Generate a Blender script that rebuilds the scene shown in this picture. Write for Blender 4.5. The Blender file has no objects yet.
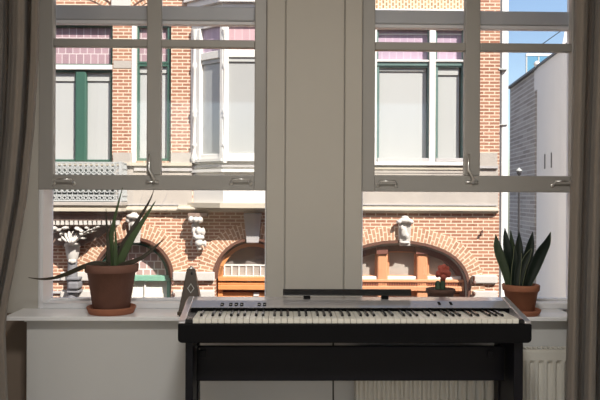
import bpy, bmesh, math, random
from mathutils import Vector, Matrix
random.seed(7)
S = bpy.context.scene
COL = S.collection
R = math.radians

# ------------------------------------------------------------------ camera
F, PX, PY = 700.0, 295.0, 197.0
TH, RO = R(1.3), R(0.27)
CAM = Vector((0, 0, 1.23))
A0 = Vector((math.sin(TH), math.cos(TH), 0)); R0 = Vector((math.cos(TH), -math.sin(TH), 0)); U0 = Vector((0, 0, 1))
RV = R0*math.cos(RO) + U0*math.sin(RO); UV_ = -R0*math.sin(RO) + U0*math.cos(RO)

def W(px, py, Y):
    """point of the room on the depth plane Y that the photo shows at px, py"""
    d = A0 + RV*((px-PX)/F) + UV_*((PY-py)/F)
    return CAM + d*((Y-CAM.y)/d.y)
def WX(px, Y, py=200): return W(px, py, Y).x
def WZ(py, Y, px=295): return W(px, py, Y).z

cam = bpy.data.cameras.new('camera'); co = bpy.data.objects.new('camera', cam); COL.objects.link(co)
cam.sensor_width = 36; cam.lens = F/600*36; cam.shift_x = (300-PX)/600; cam.shift_y = (PY-200)/600
cam.clip_start = 0.05; cam.clip_end = 500
m3 = Matrix((RV, UV_, -A0)).transposed()
co.matrix_world = Matrix.Translation(CAM) @ m3.to_4x4()
S.camera = co

# ------------------------------------------------------------------ materials
def mat(name, col, rough=0.5, metal=0.0, spec=0.5, noise=0.0, nscale=8.0, bump=0.0, bscale=60.0, coat=0.0, sheen=0.0, trans=0.0, subs=None):
    m = bpy.data.materials.new(name); m.use_nodes = True
    nt = m.node_tree; b = nt.nodes['Principled BSDF']
    c = (*col, 1) if len(col) == 3 else col
    b.inputs['Base Color'].default_value = c
    b.inputs['Roughness'].default_value = rough; b.inputs['Metallic'].default_value = metal
    b.inputs['Specular IOR Level'].default_value = spec
    if coat: b.inputs['Coat Weight'].default_value = coat; b.inputs['Coat Roughness'].default_value = 0.08
    if sheen: b.inputs['Sheen Weight'].default_value = sheen
    tc = nt.nodes.new('ShaderNodeTexCoord')
    if noise:
        n = nt.nodes.new('ShaderNodeTexNoise'); n.inputs['Scale'].default_value = nscale; n.inputs['Detail'].default_value = 5
        nt.links.new(tc.outputs['Object'], n.inputs['Vector'])
        mx = nt.nodes.new('ShaderNodeMix'); mx.data_type = 'RGBA'
        mx.inputs['A'].default_value = (*[max(0, v*(1-noise)) for v in c[:3]], 1)
        mx.inputs['B'].default_value = (*[min(1, v*(1+noise)) for v in c[:3]], 1)
        nt.links.new(n.outputs['Fac'], mx.inputs['Factor']); nt.links.new(mx.outputs['Result'], b.inputs['Base Color'])
    if bump:
        n2 = nt.nodes.new('ShaderNodeTexNoise'); n2.inputs['Scale'].default_value = bscale; n2.inputs['Detail'].default_value = 4
        nt.links.new(tc.outputs['Object'], n2.inputs['Vector'])
        bp = nt.nodes.new('ShaderNodeBump'); bp.inputs['Strength'].default_value = bump; bp.inputs['Distance'].default_value = 0.01
        nt.links.new(n2.outputs['Fac'], bp.inputs['Height']); nt.links.new(bp.outputs['Normal'], b.inputs['Normal'])
    return m

def brick_mat(name, c1, c2, mortar, bw, rh, ms, coord='xz', bump=0.4, rough=0.85):
    m = bpy.data.materials.new(name); m.use_nodes = True
    nt = m.node_tree; b = nt.nodes['Principled BSDF']; b.inputs['Roughness'].default_value = rough
    b.inputs['Specular IOR Level'].default_value = 0.2
    tc = nt.nodes.new('ShaderNodeTexCoord'); br = nt.nodes.new('ShaderNodeTexBrick')
    if coord == 'uv':
        nt.links.new(tc.outputs['UV'], br.inputs['Vector'])
    else:
        sp = nt.nodes.new('ShaderNodeSeparateXYZ'); cb = nt.nodes.new('ShaderNodeCombineXYZ')
        nt.links.new(tc.outputs['Object'], sp.inputs[0])
        nt.links.new(sp.outputs[{'x': 0, 'y': 1}[coord[0]]], cb.inputs[0]); nt.links.new(sp.outputs[2 if coord[1] == 'z' else 1], cb.inputs[1])
        nt.links.new(cb.outputs[0], br.inputs['Vector'])
    br.inputs['Color1'].default_value = (*c1, 1); br.inputs['Color2'].default_value = (*c2, 1); br.inputs['Mortar'].default_value = (*mortar, 1)
    br.inputs['Scale'].default_value = 1; br.inputs['Brick Width'].default_value = bw; br.inputs['Row Height'].default_value = rh
    br.inputs['Mortar Size'].default_value = ms; br.inputs['Mortar Smooth'].default_value = 0.2; br.inputs['Bias'].default_value = 0
    nt.links.new(br.outputs['Color'], b.inputs['Base Color'])
    bp = nt.nodes.new('ShaderNodeBump'); bp.inputs['Strength'].default_value = bump; bp.inputs['Distance'].default_value = 0.01; bp.invert = True
    nt.links.new(br.outputs['Fac'], bp.inputs['Height']); nt.links.new(bp.outputs['Normal'], b.inputs['Normal'])
    return m

def glass_mat(name, tint=(1, 1, 1), f0=0.04):
    m = bpy.data.materials.new(name); m.use_nodes = True; nt = m.node_tree
    for n in list(nt.nodes): nt.nodes.remove(n)
    o = nt.nodes.new('ShaderNodeOutputMaterial'); t = nt.nodes.new('ShaderNodeBsdfTransparent'); g = nt.nodes.new('ShaderNodeBsdfGlossy')
    t.inputs[0].default_value = (*tint, 1); g.inputs['Roughness'].default_value = 0.02
    fr = nt.nodes.new('ShaderNodeFresnel'); fr.inputs[0].default_value = 1.45
    mx = nt.nodes.new('ShaderNodeMixShader')
    nt.links.new(fr.outputs[0], mx.inputs[0]); nt.links.new(t.outputs[0], mx.inputs[1]); nt.links.new(g.outputs[0], mx.inputs[2])
    nt.links.new(mx.outputs[0], o.inputs[0]); return m

def wood_mat(name, ca, cb_, scale=(30, 2, 30), rough=0.4, coat=0.0):
    m = mat(name, ca, rough, coat=coat); nt = m.node_tree; b = nt.nodes['Principled BSDF']
    tc = nt.nodes.new('ShaderNodeTexCoord'); mp = nt.nodes.new('ShaderNodeMapping'); mp.inputs['Scale'].default_value = scale
    n = nt.nodes.new('ShaderNodeTexNoise'); n.inputs['Scale'].default_value = 1.5; n.inputs['Detail'].default_value = 6; n.inputs['Distortion'].default_value = 0.6
    mx = nt.nodes.new('ShaderNodeMix'); mx.data_type = 'RGBA'
    mx.inputs['A'].default_value = (*ca, 1); mx.inputs['B'].default_value = (*cb_, 1)
    nt.links.new(tc.outputs['Object'], mp.inputs[0]); nt.links.new(mp.outputs[0], n.inputs['Vector']); nt.links.new(n.outputs['Fac'], mx.inputs['Factor'])
    nt.links.new(mx.outputs['Result'], b.inputs['Base Color']); return m

M = {}
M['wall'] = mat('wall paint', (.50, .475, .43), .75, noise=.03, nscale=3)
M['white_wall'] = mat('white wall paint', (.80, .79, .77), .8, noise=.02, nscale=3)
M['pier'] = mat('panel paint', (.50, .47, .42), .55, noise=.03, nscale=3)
M['sash'] = mat('sash paint', (.36, .345, .325), .4, noise=.03, nscale=5)
M['frame'] = mat('frame paint', (.84, .84, .86), .4, noise=.02, nscale=5)
M['outer_paint'] = mat('outer frame paint', (.50, .52, .55), .35)
M['sill'] = mat('sill paint', (.85, .85, .86), .25, noise=.02, nscale=4)
M['breast'] = mat('lower wall paint', (.60, .60, .59), .7, noise=.03, nscale=3)
M['shaded_wall'] = mat('shade tinted wall paint', (.20, .155, .12), .8, noise=.04, nscale=3)  # brown puts the shade of the recess by the curtain into the colour
M['ceiling'] = mat('ceiling paint', (.8, .79, .76), .9, noise=.02)
M['floor'] = wood_mat('oak floor', (.44, .37, .29), (.55, .47, .38), (1.5, 14, 1), .4)
M['glass'] = glass_mat('clear glass')
M['curtain'] = mat('taupe curtain cloth', (.25, .215, .185), .85, noise=.10, nscale=14, bump=.35, bscale=500, sheen=.3)
nt_ = M['curtain'].node_tree; b_ = nt_.nodes['Principled BSDF']; tl = nt_.nodes.new('ShaderNodeBsdfTranslucent'); tl.inputs[0].default_value = (.66, .59, .52, 1)
mx_ = nt_.nodes.new('ShaderNodeMixShader'); mx_.inputs[0].default_value = .30
nt_.links.new(b_.outputs[0], mx_.inputs[1]); nt_.links.new(tl.outputs[0], mx_.inputs[2]); nt_.links.new(mx_.outputs[0], nt_.nodes['Material Output'].inputs[0])
M['chrome'] = mat('chrome', (.88, .87, .85), .28, 1.0, noise=.02)
M['silver'] = mat('silver plastic', (.56, .54, .55), .27, .5, coat=.6, noise=.02, nscale=3)
M['black'] = mat('black satin plastic', (.004, .004, .005), .5, spec=.12, noise=.1, nscale=6)
M['blackgloss'] = mat('black gloss plastic', (.012, .012, .013), .15, noise=.1, nscale=6)
M['stand'] = mat('black lacquered board', (.005, .005, .008), .42, spec=.2, noise=.15, nscale=4)
M['ivory'] = mat('ivory key plastic', (.80, .78, .70), .3, noise=.02)
M['lamp_dot'] = mat('pale button face', (.75, .75, .72), .4, noise=.02)
M['terra'] = mat('terracotta', (.20, .095, .068), .8, noise=.22, nscale=16, bump=.15, bscale=80)
M['terra_light'] = mat('terracotta light', (.34, .13, .07), .8, noise=.2, nscale=18, bump=.15, bscale=80)
M['terra_dark'] = mat('dark clay', (.12, .06, .045), .75, noise=.2, nscale=20)
M['soil'] = mat('potting soil', (.05, .035, .025), .95, noise=.5, nscale=90, bump=.8, bscale=120)
M['aloe'] = mat('aloe leaf', (.06, .10, .035), .45, noise=.35, nscale=18)
M['aloe_dark'] = mat('aloe leaf brownish', (.05, .04, .026), .5, noise=.4, nscale=18)
M['snake'] = mat('snake plant leaf', (.009, .017, .012), .35, noise=.5, nscale=45)
M['snake_light'] = mat('snake plant leaf pale', (.03, .05, .022), .4, noise=.4, nscale=45)
M['leaf_edge'] = mat('pale leaf margin', (.16, .18, .10), .5, noise=.1)
M['cactus_green'] = mat('cactus stem', (.045, .085, .05), .6, noise=.2, nscale=60)
M['cactus_red'] = mat('red cactus head', (.44, .095, .065), .6, noise=.35, nscale=50, bump=.5, bscale=220)
M['walnut'] = wood_mat('walnut', (.055, .036, .022), (.09, .06, .036), (60, 60, 6), .4, .2)
M['matte_black'] = mat('matte black rubber', (.004, .004, .004), .9, spec=.05, noise=.05)
M['cord'] = mat('black rubber', (.012, .012, .012), .5, noise=.1)
M['radiator'] = mat('radiator enamel', (.66, .64, .58), .35, noise=.02)
M['plaster_lamp'] = mat('lamp metal', (.7, .7, .68), .4, noise=.02)
# outside
M['brick'] = brick_mat('orange brick', (.27, .12, .078), (.38, .195, .13), (.64, .515, .40), .20, .063, .0105)
M['brick_arch'] = brick_mat('arch brick', (.34, .18, .115), (.44, .26, .17), (.70, .56, .43), .16, .07, .0095, 'uv')
M['brick_frieze'] = brick_mat('frieze brick', (.30, .185, .10), (.46, .31, .18), (.70, .56, .42), .09, .06, .014, 'uv')
M['molding'] = mat('dark glazed brick', (.11, .05, .035), .45, noise=.3, nscale=20)
M['stone'] = mat('pale stone', (.37, .34, .31), .85, noise=.12, nscale=5, bump=.2, bscale=30)
M['stone_white'] = mat('white stone', (.47, .45, .425), .85, noise=.10, nscale=9, bump=.2, bscale=40)
M['stone_grey'] = mat('grey stone', (.38, .37, .375), .8, noise=.18, nscale=9, bump=.2, bscale=40)
M['stone_blue'] = mat('blue grey stone', (.17, .17, .185), .7, noise=.2, nscale=9)
M['dark_panel'] = mat('dark grey green panel', (.05, .06, .056), .6, noise=.2, nscale=6)
M['stone_cream'] = mat('cream moulding', (.45, .41, .335), .8, noise=.06, nscale=5)
M['stone_brown'] = mat('brown stone', (.20, .14, .115), .8, noise=.2, nscale=8)
M['white'] = mat('white joinery paint', (.68, .67, .64), .45, noise=.02)
M['green'] = mat('dark green joinery', (.035, .10, .075), .4, noise=.12, nscale=6)
M['green_grey'] = mat('grey green joinery', (.10, .17, .16), .4, noise=.1, nscale=6)
M['green_pale'] = mat('green weathered rail', (.17, .36, .27), .5, noise=.2, nscale=10)
M['orange_wood'] = wood_mat('orange varnished wood', (.52, .20, .07), (.66, .30, .12), (3, 3, 20), .35, .3)
M['red_wood'] = wood_mat('reddish wood', (.50, .22, .11), (.62, .31, .17), (20, 20, 3), .45)
M['brown_wood'] = wood_mat('dark brown wood', (.13, .05, .04), (.2, .08, .06), (20, 20, 3), .4)
M['pane_blind'] = mat('window glass over pale blind', (.415, .43, .43), .12, spec=.5, noise=.02, nscale=1.2)
M['pane_grey'] = mat('window glass over grey blind', (.35, .36, .36), .15, spec=.5, noise=.03, nscale=1.2)
M['blind_top'] = mat('blind cassette', (.40, .41, .40), .4, noise=.03)
M['pane_dark'] = mat('dark window glass', (.16, .14, .13), .06, spec=.6, noise=.3, nscale=2)
M['pane_room'] = mat('window glass over dim room', (.34, .31, .28), .08, spec=.5, noise=.35, nscale=2.5)
M['lace'] = mat('lace curtain', (.70, .68, .60), .7, noise=.12, nscale=12)
M['pink_glass'] = brick_mat('leaded pink glass', (.30, .205, .235), (.36, .25, .28), (.55, .48, .49), .135, .30, .009, 'xz', .1, .2)
M['pink_bright'] = brick_mat('pale leaded pink glass', (.44, .29, .32), (.50, .34, .37), (.58, .48, .50), .135, .40, .006, 'xz', .1, .2)
M['mauve_bright'] = brick_mat('leaded mauve glass', (.40, .31, .40), (.45, .34, .43), (.53, .47, .54), .135, .50, .006, 'xz', .1, .2)
M['lead_pane'] = brick_mat('leaded grid glass', (.36, .24, .23), (.44, .31, .29), (.72, .64, .62), .14, .15, .012, 'xz', .1, .2)
M['iron'] = mat('grey painted iron', (.40, .42, .42), .5, noise=.1)
M['dark_brick'] = brick_mat('grey brown brick', (.30, .265, .25), (.42, .38, .36), (.58, .54, .51), .9, .13, .016, 'yz')
M['grey_plaster'] = mat('grey plaster', (.74, .70, .685), .85, noise=.05, nscale=1.5)
M['grey_reveal'] = mat('light reveal plaster', (.76, .73, .71), .85, noise=.04)
M['coping'] = mat('dark zinc coping', (.10, .10, .11), .5, noise=.1)
M['slot'] = mat('dark slot', (.12, .105, .10), .8, noise=.1)
M['pipe'] = mat('white corner pipe paint', (.70, .73, .74), .5, noise=.03)
M['balu_glass'] = glass_mat('terrace glass', (.72, .90, .93))
M['paving'] = mat('street paving', (.30, .27, .25), .9, noise=.2, nscale=4)
M['wire'] = mat('dark wire', (.03, .03, .035), .6, noise=.1)
M['roofing'] = mat('roofing', (.2, .19, .19), .9, noise=.1)

# ------------------------------------------------------------------ mesh helpers
def link(name, bm, m, parent=None, smooth=False, bevel=0, seg=2, uv=None):
    bmesh.ops.recalc_face_normals(bm, faces=bm.faces)
    me = bpy.data.meshes.new(name); bm.to_mesh(me); bm.free()
    o = bpy.data.objects.new(name, me); COL.objects.link(o)
    me.materials.append(m if not isinstance(m, str) else M[m])
    if smooth:
        for p in me.polygons: p.use_smooth = True
    if bevel:
        md = o.modifiers.new('bevel', 'BEVEL'); md.width = bevel; md.segments = seg; md.limit_method = 'ANGLE'; md.angle_limit = R(40)
    if parent: o.parent = parent
    return o
def box(bm, x0, x1, y0, y1, z0, z1):
    vs = [bm.verts.new(c) for c in ((x0,y0,z0),(x1,y0,z0),(x1,y1,z0),(x0,y1,z0),(x0,y0,z1),(x1,y0,z1),(x1,y1,z1),(x0,y1,z1))]
    for f in ((0,3,2,1),(4,5,6,7),(0,1,5,4),(1,2,6,5),(2,3,7,6),(3,0,4,7)): bm.faces.new([vs[i] for i in f])
    return vs
def bx(name, x0, x1, y0, y1, z0, z1, m, parent=None, bevel=0):
    bm = bmesh.new(); box(bm, min(x0,x1), max(x0,x1), min(y0,y1), max(y0,y1), min(z0,z1), max(z0,z1)); return link(name, bm, m, parent, bevel=bevel)
def prism_x(bm, prof, x0, x1):
    """profile in (y,z) swept along x"""
    a = [bm.verts.new((x0, y, z)) for y, z in prof]; b = [bm.verts.new((x1, y, z)) for y, z in prof]
    n = len(prof)
    bm.faces.new(a); bm.faces.new(b[::-1])
    for i in range(n): bm.faces.new((a[i], b[i], b[(i+1) % n], a[(i+1) % n]))
def prism_y(bm, prof, y0, y1):
    """profile in (x,z) swept along y"""
    a = [bm.verts.new((x, y0, z)) for x, z in prof]; b = [bm.verts.new((x, y1, z)) for x, z in prof]
    n = len(prof)
    bm.faces.new(a); bm.faces.new(b[::-1])
    for i in range(n): bm.faces.new((a[i], b[i], b[(i+1) % n], a[(i+1) % n]))
def lathe(bm, prof, seg=40, c=(0, 0, 0), arc=None):
    rings = []
    for r, z in prof:
        if r < 1e-5: rings.append([bm.verts.new((c[0], c[1], c[2]+z))])
        else: rings.append([bm.verts.new((c[0]+r*math.cos(2*math.pi*i/seg), c[1]+r*math.sin(2*math.pi*i/seg), c[2]+z)) for i in range(seg)])
    for a, b in zip(rings, rings[1:]):
        for i in range(seg):
            j = (i+1) % seg
            if len(a) == 1 and len(b) == 1: continue
            if len(a) == 1: bm.faces.new((a[0], b[i], b[j]))
            elif len(b) == 1: bm.faces.new((a[i], a[j], b[0]))
            else: bm.faces.new((a[i], a[j], b[j], b[i]))
def tube(bm, pts, r, seg=8, caps=True):
    pts = [Vector(p) for p in pts]; rings = []
    rr = r if isinstance(r, (list, tuple)) else [r]*len(pts)
    up = Vector((0.13, 0.31, 0.94))
    for i, p in enumerate(pts):
        t = (pts[min(i+1, len(pts)-1)] - pts[max(i-1, 0)]).normalized()
        s = t.cross(up)
        if s.length < 1e-3: s = t.cross(Vector((1, 0, 0)))
        s.normalize(); n = s.cross(t)
        rings.append([bm.verts.new(p + (s*math.cos(2*math.pi*k/seg) + n*math.sin(2*math.pi*k/seg))*rr[i]) for k in range(seg)])
    for a, b in zip(rings, rings[1:]):
        for k in range(seg): bm.faces.new((a[k], a[(k+1) % seg], b[(k+1) % seg], b[k]))
    if caps: bm.faces.new(rings[0][::-1]); bm.faces.new(rings[-1])
def ball(bm, c, rx, ry, rz, sub=2):
    mtx = Matrix.Translation(c) @ Matrix.Diagonal((rx, ry, rz, 1))
    bmesh.ops.create_icosphere(bm, subdivisions=sub, radius=1, matrix=mtx)
def holed(bm, outer, holes, y0, y1):
    """wall in the xz plane with holes, thickness y0..y1"""
    edges = []
    for lp in [outer]+holes:
        vs = [bm.verts.new((x, y0, z)) for x, z in lp]
        for i in range(len(vs)): edges.append(bm.edges.new((vs[i], vs[(i+1) % len(vs)])))
    bmesh.ops.triangle_fill(bm, use_beauty=True, use_dissolve=False, edges=edges)
    g = bmesh.ops.extrude_face_region(bm, geom=bm.faces[:])
    for v in [e for e in g['geom'] if isinstance(e, bmesh.types.BMVert)]: v.co.y = y1
def rect(x0, x1, z0, z1): return [(x0, z0), (x1, z0), (x1, z1), (x0, z1)]

def thing(name, label=None, cat=None, loc=(0, 0, 0), rz=0, group=None, kind=None, parent=None):
    o = bpy.data.objects.new(name, None); COL.objects.link(o); o.location = loc; o.rotation_euler = (0, 0, rz); o.empty_display_size = .05
    if parent: o.parent = parent
    return tag(o, label, cat, group, kind)
def tag(o, label=None, cat=None, group=None, kind=None):
    if label: o['label'] = label
    if cat: o['category'] = cat
    if group: o['group'] = group
    if kind: o['kind'] = kind
    return o
def struct(o): o['kind'] = 'structure'; return o
def at_root(o, root):
    """parent o (built in world coordinates) to root"""
    bpy.context.view_layer.update()
    o.parent = root; o.matrix_parent_inverse = Matrix.LocRotScale(root.location, root.rotation_euler, None).inverted(); return o

# ------------------------------------------------------------------ the room shell
XL, XR, YB, YF, ZC = -2.3, 2.3, -2.4, 3.17, 2.9
YO = 3.322
YS = 3.165                     # room face of the raised sashes
# window opening limits in the wall (x from the photo at the sash plane)
w1 = (WX(38, YS), WX(266.3, YS)); w2 = (WX(361.7, YS), WX(584, YS))
ZS = 0.724                     # sill top
ZT = 2.55
bm = bmesh.new()
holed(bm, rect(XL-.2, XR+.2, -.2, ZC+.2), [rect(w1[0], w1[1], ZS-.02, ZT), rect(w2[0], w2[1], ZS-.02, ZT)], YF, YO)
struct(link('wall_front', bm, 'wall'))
struct(bx('wall_left', XL-.2, XL, YB, YF, -.2, ZC+.2, 'white_wall'))
struct(bx('wall_right', XR, XR+.2, YB, YF, -.2, ZC+.2, 'white_wall'))
bm = bmesh.new(); holed(bm, rect(XL-.2, XR+.2, -.2, ZC+.2), [rect(-1.95, -.25, .06, 2.5), rect(.25, 1.95, .06, 2.5)], YB-.2, YB)
struct(link('wall_back', bm, 'white_wall'))
for n_, xb_ in ((3, -1.95), (4, .25)):  # rear windows, out of view, added to bring daylight into the room
    wr = thing('window_%d' % n_, kind='structure', loc=(xb_+.85, YB-.1, .06))
    bm = bmesh.new(); holed(bm, rect(xb_, xb_+1.7, .06, 2.5), [rect(xb_+.06, xb_+.82, .12, 2.44), rect(xb_+.88, xb_+1.64, .12, 2.44)], YB-.14, YB-.08)
    at_root(link('frame', bm, 'frame'), wr)
    at_root(bx('pane', xb_+.05, xb_+1.65, YB-.112, YB-.108, .11, 2.45, 'glass'), wr)
struct(bx('floor', XL, XR, YB, YF, -.2, 0, 'floor'))
struct(bx('ceiling', XL, XR, YB, YF, ZC, ZC+.2, 'ceiling'))
# chimney-breast like lower wall under the sill (its left end is where the brown shade starts at px 27)
xb0 = WX(27, 3.0)
struct(bx('wall_lower', xb0, XR, 3.0, YF, 0, ZS-.02, 'breast', bevel=.004))
struct(bx('wall_recess', XL, xb0, 3.14, YF, 0, ZS-.02, 'shaded_wall'))
# pier casings and panel
c1 = (WX(266.3, 3.15), WX(284.5, 3.15)); c2 = (WX(344.5, 3.15), WX(361.7, 3.15))
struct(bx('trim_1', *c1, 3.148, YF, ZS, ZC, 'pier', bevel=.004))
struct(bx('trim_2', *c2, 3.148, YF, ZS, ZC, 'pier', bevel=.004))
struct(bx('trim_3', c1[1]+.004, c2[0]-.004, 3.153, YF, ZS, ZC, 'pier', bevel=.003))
# sill board
sl, sr = WX(4.5, 2.95), WX(566, 2.95)+.06
zsb = ZS
bm = bmesh.new(); prism_x(bm, [(2.95, zsb-.016), (2.95, zsb-.004), (2.954, zsb), (3.34, zsb), (3.34, zsb-.016)], sl, sr)
struct(link('trim_4', bm, 'sill'))
o = struct(bx('trim_5', xb0, sr, 2.975, 3.0, zsb-.026, zsb-.016, 'breast'))

def window(n, x0, x1, muntin, transom_y, bar_y, rail_y, pxc, handles, latch_px):
    root = thing('window_%d' % n, kind='structure', loc=((x0+x1)/2, YF, ZS))
    def add(o): return at_root(o, root)
    # jambs, head and bottom of the outer frame
    yi, yo = 3.21, 3.30
    zb = WZ(303, 3.18, pxc); zb2 = WZ(298, 3.29, pxc)
    jl = WX(43, 3.17)-WX(38, 3.17)
    for s, xa in ((1, x0), (-1, x1)):
        wj = jl if s == 1 and n == 1 else jl if s == -1 and n == 2 else .006
        add(bx('jamb', xa, xa+s*wj, 3.17, YO-.01, ZS, ZT, 'frame', bevel=.003))
        xj = xa+s*wj
        if wj > .01: add(bx('jamb_bead', xa+s*.4*wj, xa+s*.7*wj, 3.162, 3.17, ZS, WZ(rail_y[1], 3.165, pxc)-.002, 'frame', bevel=.002))
    add(bx('bottom_rail', x0+.001, x1-.001, 3.172, yo, ZS, zb, 'frame', bevel=.004))
    add(bx('glazing_rail', x0+.001, x1-.001, 3.26, yo+.01, zb, zb2, 'frame', bevel=.003))
    add(bx('head', x0+.001, x1-.001, 3.18, YO-.01, ZT-.05, ZT-.001, 'frame'))
    # fixed transom behind the sash
    za, zc, zd = (WZ(v, 3.27, pxc) for v in transom_y)
    add(bx('transom', x0+.008, x1-.008, 3.262, 3.312, zc, za, 'outer_paint', bevel=.006))
    add(bx('transom_bead', x0+.008, x1-.008, 3.27, 3.312, zd, zc, 'frame', bevel=.003))
    # lower fixed glass
    add(bx('lower_pane', x0+.004, x1-.004, 3.285, 3.289, zb2-.004, zc, 'glass'))
    # raised sash
    st = WX(52.5, YS)-WX(38, YS) if n == 1 else WX(374.6, YS)-WX(361.7, YS)
    zr0, zr1 = WZ(rail_y[1], YS, pxc), WZ(rail_y[0], YS, pxc)
    ztop = ZT-.06
    y0, y1 = YS, YS+.042
    add(bx('sash_stile', x0+.001, x0+st, y0, y1, zr0, ztop, 'sash', bevel=.004))
    st2 = WX(266.3, YS)-WX(254, YS) if n == 1 else st
    add(bx('sash_stile', x1-st2, x1-.001, y0, y1, zr0, ztop, 'sash', bevel=.004))
    rail = add(bx('sash_rail', x0+st, x1-st2, y0+.001, y1, zr0, zr1, 'sash', bevel=.004))
    add(bx('sash_rail', x0+st, x1-st2, y0+.001, y1, ztop-.05, ztop, 'sash', bevel=.004))
    ma, mb = WX(muntin[0], YS), WX(muntin[1], YS)
    add(bx('muntin', ma, mb, y0+.002, y1, zr1, ztop-.05, 'sash', bevel=.005))
    ba, bb = WZ(bar_y[1], YS, pxc), WZ(bar_y[0], YS, pxc)
    add(bx('glazing_bar', x0+st, ma, y0+.003, y1, ba, bb, 'sash', bevel=.004))
    add(bx('glazing_bar', mb, x1-st2, y0+.003, y1, ba, bb, 'sash', bevel=.004))
    for xa, xb in ((x0+st, ma), (mb, x1-st2)):
        add(bx('sash_pane', xa-.003, xb+.003, y0+.024, y0+.027, zr1-.003, ba+.003, 'glass'))
        add(bx('sash_pane', xa-.003, xb+.003, y0+.024, y0+.027, bb-.003, ztop-.047, 'glass'))
    # sash lift handles
    for hx0, hx1, hy in handles:
        a, b = WX(hx0, YS), WX(hx1, YS); z = WZ(hy, YS, (hx0+hx1)/2)
        bm = bmesh.new()
        pr = [(a+.004, y0+.004, z-.010), (a+.004, y0-.012, z-.006), (a+.010, y0-.028, z+.010), (b-.010, y0-.028, z+.010), (b-.004, y0-.012, z-.006), (b-.004, y0+.004, z-.010)]
        tube(bm, pr, .0042, 8)
        h = add(link('lift_handle', bm, 'chrome', smooth=True))
        for e in (a, b):
            bm = bmesh.new(); ball(bm, (e+(.004 if e == a else -.004), y0-.002, z-.009), .009, .006, .010); 
            q = link('handle_rose', bm, 'chrome', smooth=True); bpy.context.view_layer.update()
            q.parent = h; q.matrix_parent_inverse = (h.matrix_parent_inverse @ h.matrix_basis).inverted() if False else Matrix.Identity(4); q.matrix_parent_inverse = Matrix.Translation((0, 0, 0)) 
    # casement stay / latch at the muntin
    bm = bmesh.new()
    prs = [W(latch_px+dx, py, y0-dy) for dx, py, dy in ((-2, 154, .012), (-2.6, 164, .016), (-2.4, 170, .022), (0.5, 175, .02), (2.2, 179, .016), (2.0, 183.5, .012))]
    tube(bm, prs, [.0035, .0055, .0055, .0055, .006, .006], 8)
    h = add(link('window_latch', bm, 'chrome', smooth=True))
    bm = bmesh.new()
    p0, p1 = W(latch_px-5.5, 182, y0-.006), W(latch_px+7, 182, y0-.006)
    tube(bm, [p0, p0.lerp(p1, .3), p1], [.008, .005, .008], 8)
    add(link('latch_plate', bm, 'chrome', smooth=True))
    return root

window(1, w1[0], w1[1], (146, 160.3), (6, 20.5, 24), (39, 46.7), (175, 190), 152, [(53, 75, 181.5), (230, 251.5, 181.5)], 151.5)
window(2, w2[0], w2[1], (465, 480), (11, 25, 28.5), (42.5, 50.5), (175.5, 192), 466, [(376.5, 397, 183.5), (551, 573, 183.5)], 471)

# added fill lamp (out of the frame) lights the room
lm = thing('fill_lamp', 'round white flush fill lamp added unseen to the ceiling', 'lamp', (0.1, 0.6, ZC))
bm = bmesh.new(); lathe(bm, [(0, 0), (.26, 0), (.27, -.02), (.26, -.05), (.0, -.052)], 40); link('fill_housing', bm, 'plaster_lamp', lm, True)
ld = bpy.data.lights.new('fill light', 'AREA'); ld.shape = 'DISK'; ld.size = .5; ld.energy = 52; ld.color = (1, .955, .89)
lo = bpy.data.objects.new('fill light', ld); COL.objects.link(lo); lo.location = (0.1, 0.6, ZC-.06)

# ------------------------------------------------------------------ curtains
def interp(pts, t):
    for (a, va), (b, vb) in zip(pts, pts[1:]):
        if t <= b: 
            k = (t-a)/(b-a) if b > a else 0
            return va+(vb-va)*max(0, min(1, k))
    return pts[-1][1]
def fold(k, d):
    for (a, va), (b, vb) in zip(k, k[1:]):
        if d <= b:
            t = max(0, min(1, (d-a)/(b-a))); t = t*t*(3-2*t); return va+(vb-va)*t
    return k[-1][1]
FR = [(0, .1), (2, -.7), (7, -.85), (10.5, -.3), (13, .9), (16, 1), (18.5, .8), (20.5, -.5), (25, -.9), (29, -.6), (32, .8), (35, .9), (38, -.6), (44, -.9), (50, .8), (54, -.8), (62, -.7), (66, .8), (72, -.8), (80, .8), (90, -.8), (100, .8), (110, -.8), (130, 0)]
FL = [(0, .1), (2, -.8), (6, -.75), (8, .7), (11, 1), (13, .3), (15, -.8), (19, -.9), (23, -.4), (27, .1), (29.5, .9), (33, 1), (36, -.4), (41, -.9), (46, .7), (52, -.8), (60, .8), (68, -.8), (78, .8), (88, -.8), (98, 0), (130, 0)]
def curtain(name, label, edge, far, Y, amp, phases, side):
    """edge: photo y -> px of the inner hem; far: px of the outer end"""
    bm = bmesh.new(); NZ, NS = 60, 260
    rows = []
    for i in range(NZ+1):
        z = .015 + (ZC-.02-.015)*i/NZ
        py = PY-(z-CAM.z)*F/Y
        xe_px = interp(edge, py); xe = WX(xe_px, Y); xf = WX(far, Y)
        row = []
        for j in range(NS+1):
            s = j/NS
            # pleats gathered from edge outward
            x = 0
            d = s*(far-xe_px)*side
            y = Y + amp*fold(phases, d*(1+.05*math.sin(1.9*z+.6)) + .8*math.sin(1.3*z)*min(1, d/10))
            x = WX(xe_px+s*(far-xe_px), y)
            row.append(bm.verts.new((x, y, z)))
        rows.append(row)
    for a, b in zip(rows, rows[1:]):
        for j in range(NS): bm.faces.new((a[j], a[j+1], b[j+1], b[j]))
    o = link(name, bm, 'curtain', smooth=True)
    md = o.modifiers.new('thick', 'SOLIDIFY'); md.thickness = .004
    return tag(o, label, 'curtain')
curtain('curtain', 'taupe cloth curtain bunched at the left of the aloe window, swept outwards lower down',
        [(-300, 40), (0, 38), (60, 37), (130, 33), (200, 26), (270, 14), (300, 8), (330, 5), (400, 8), (560, 12)], -60, 2.79, .085, FL, -1)
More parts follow.
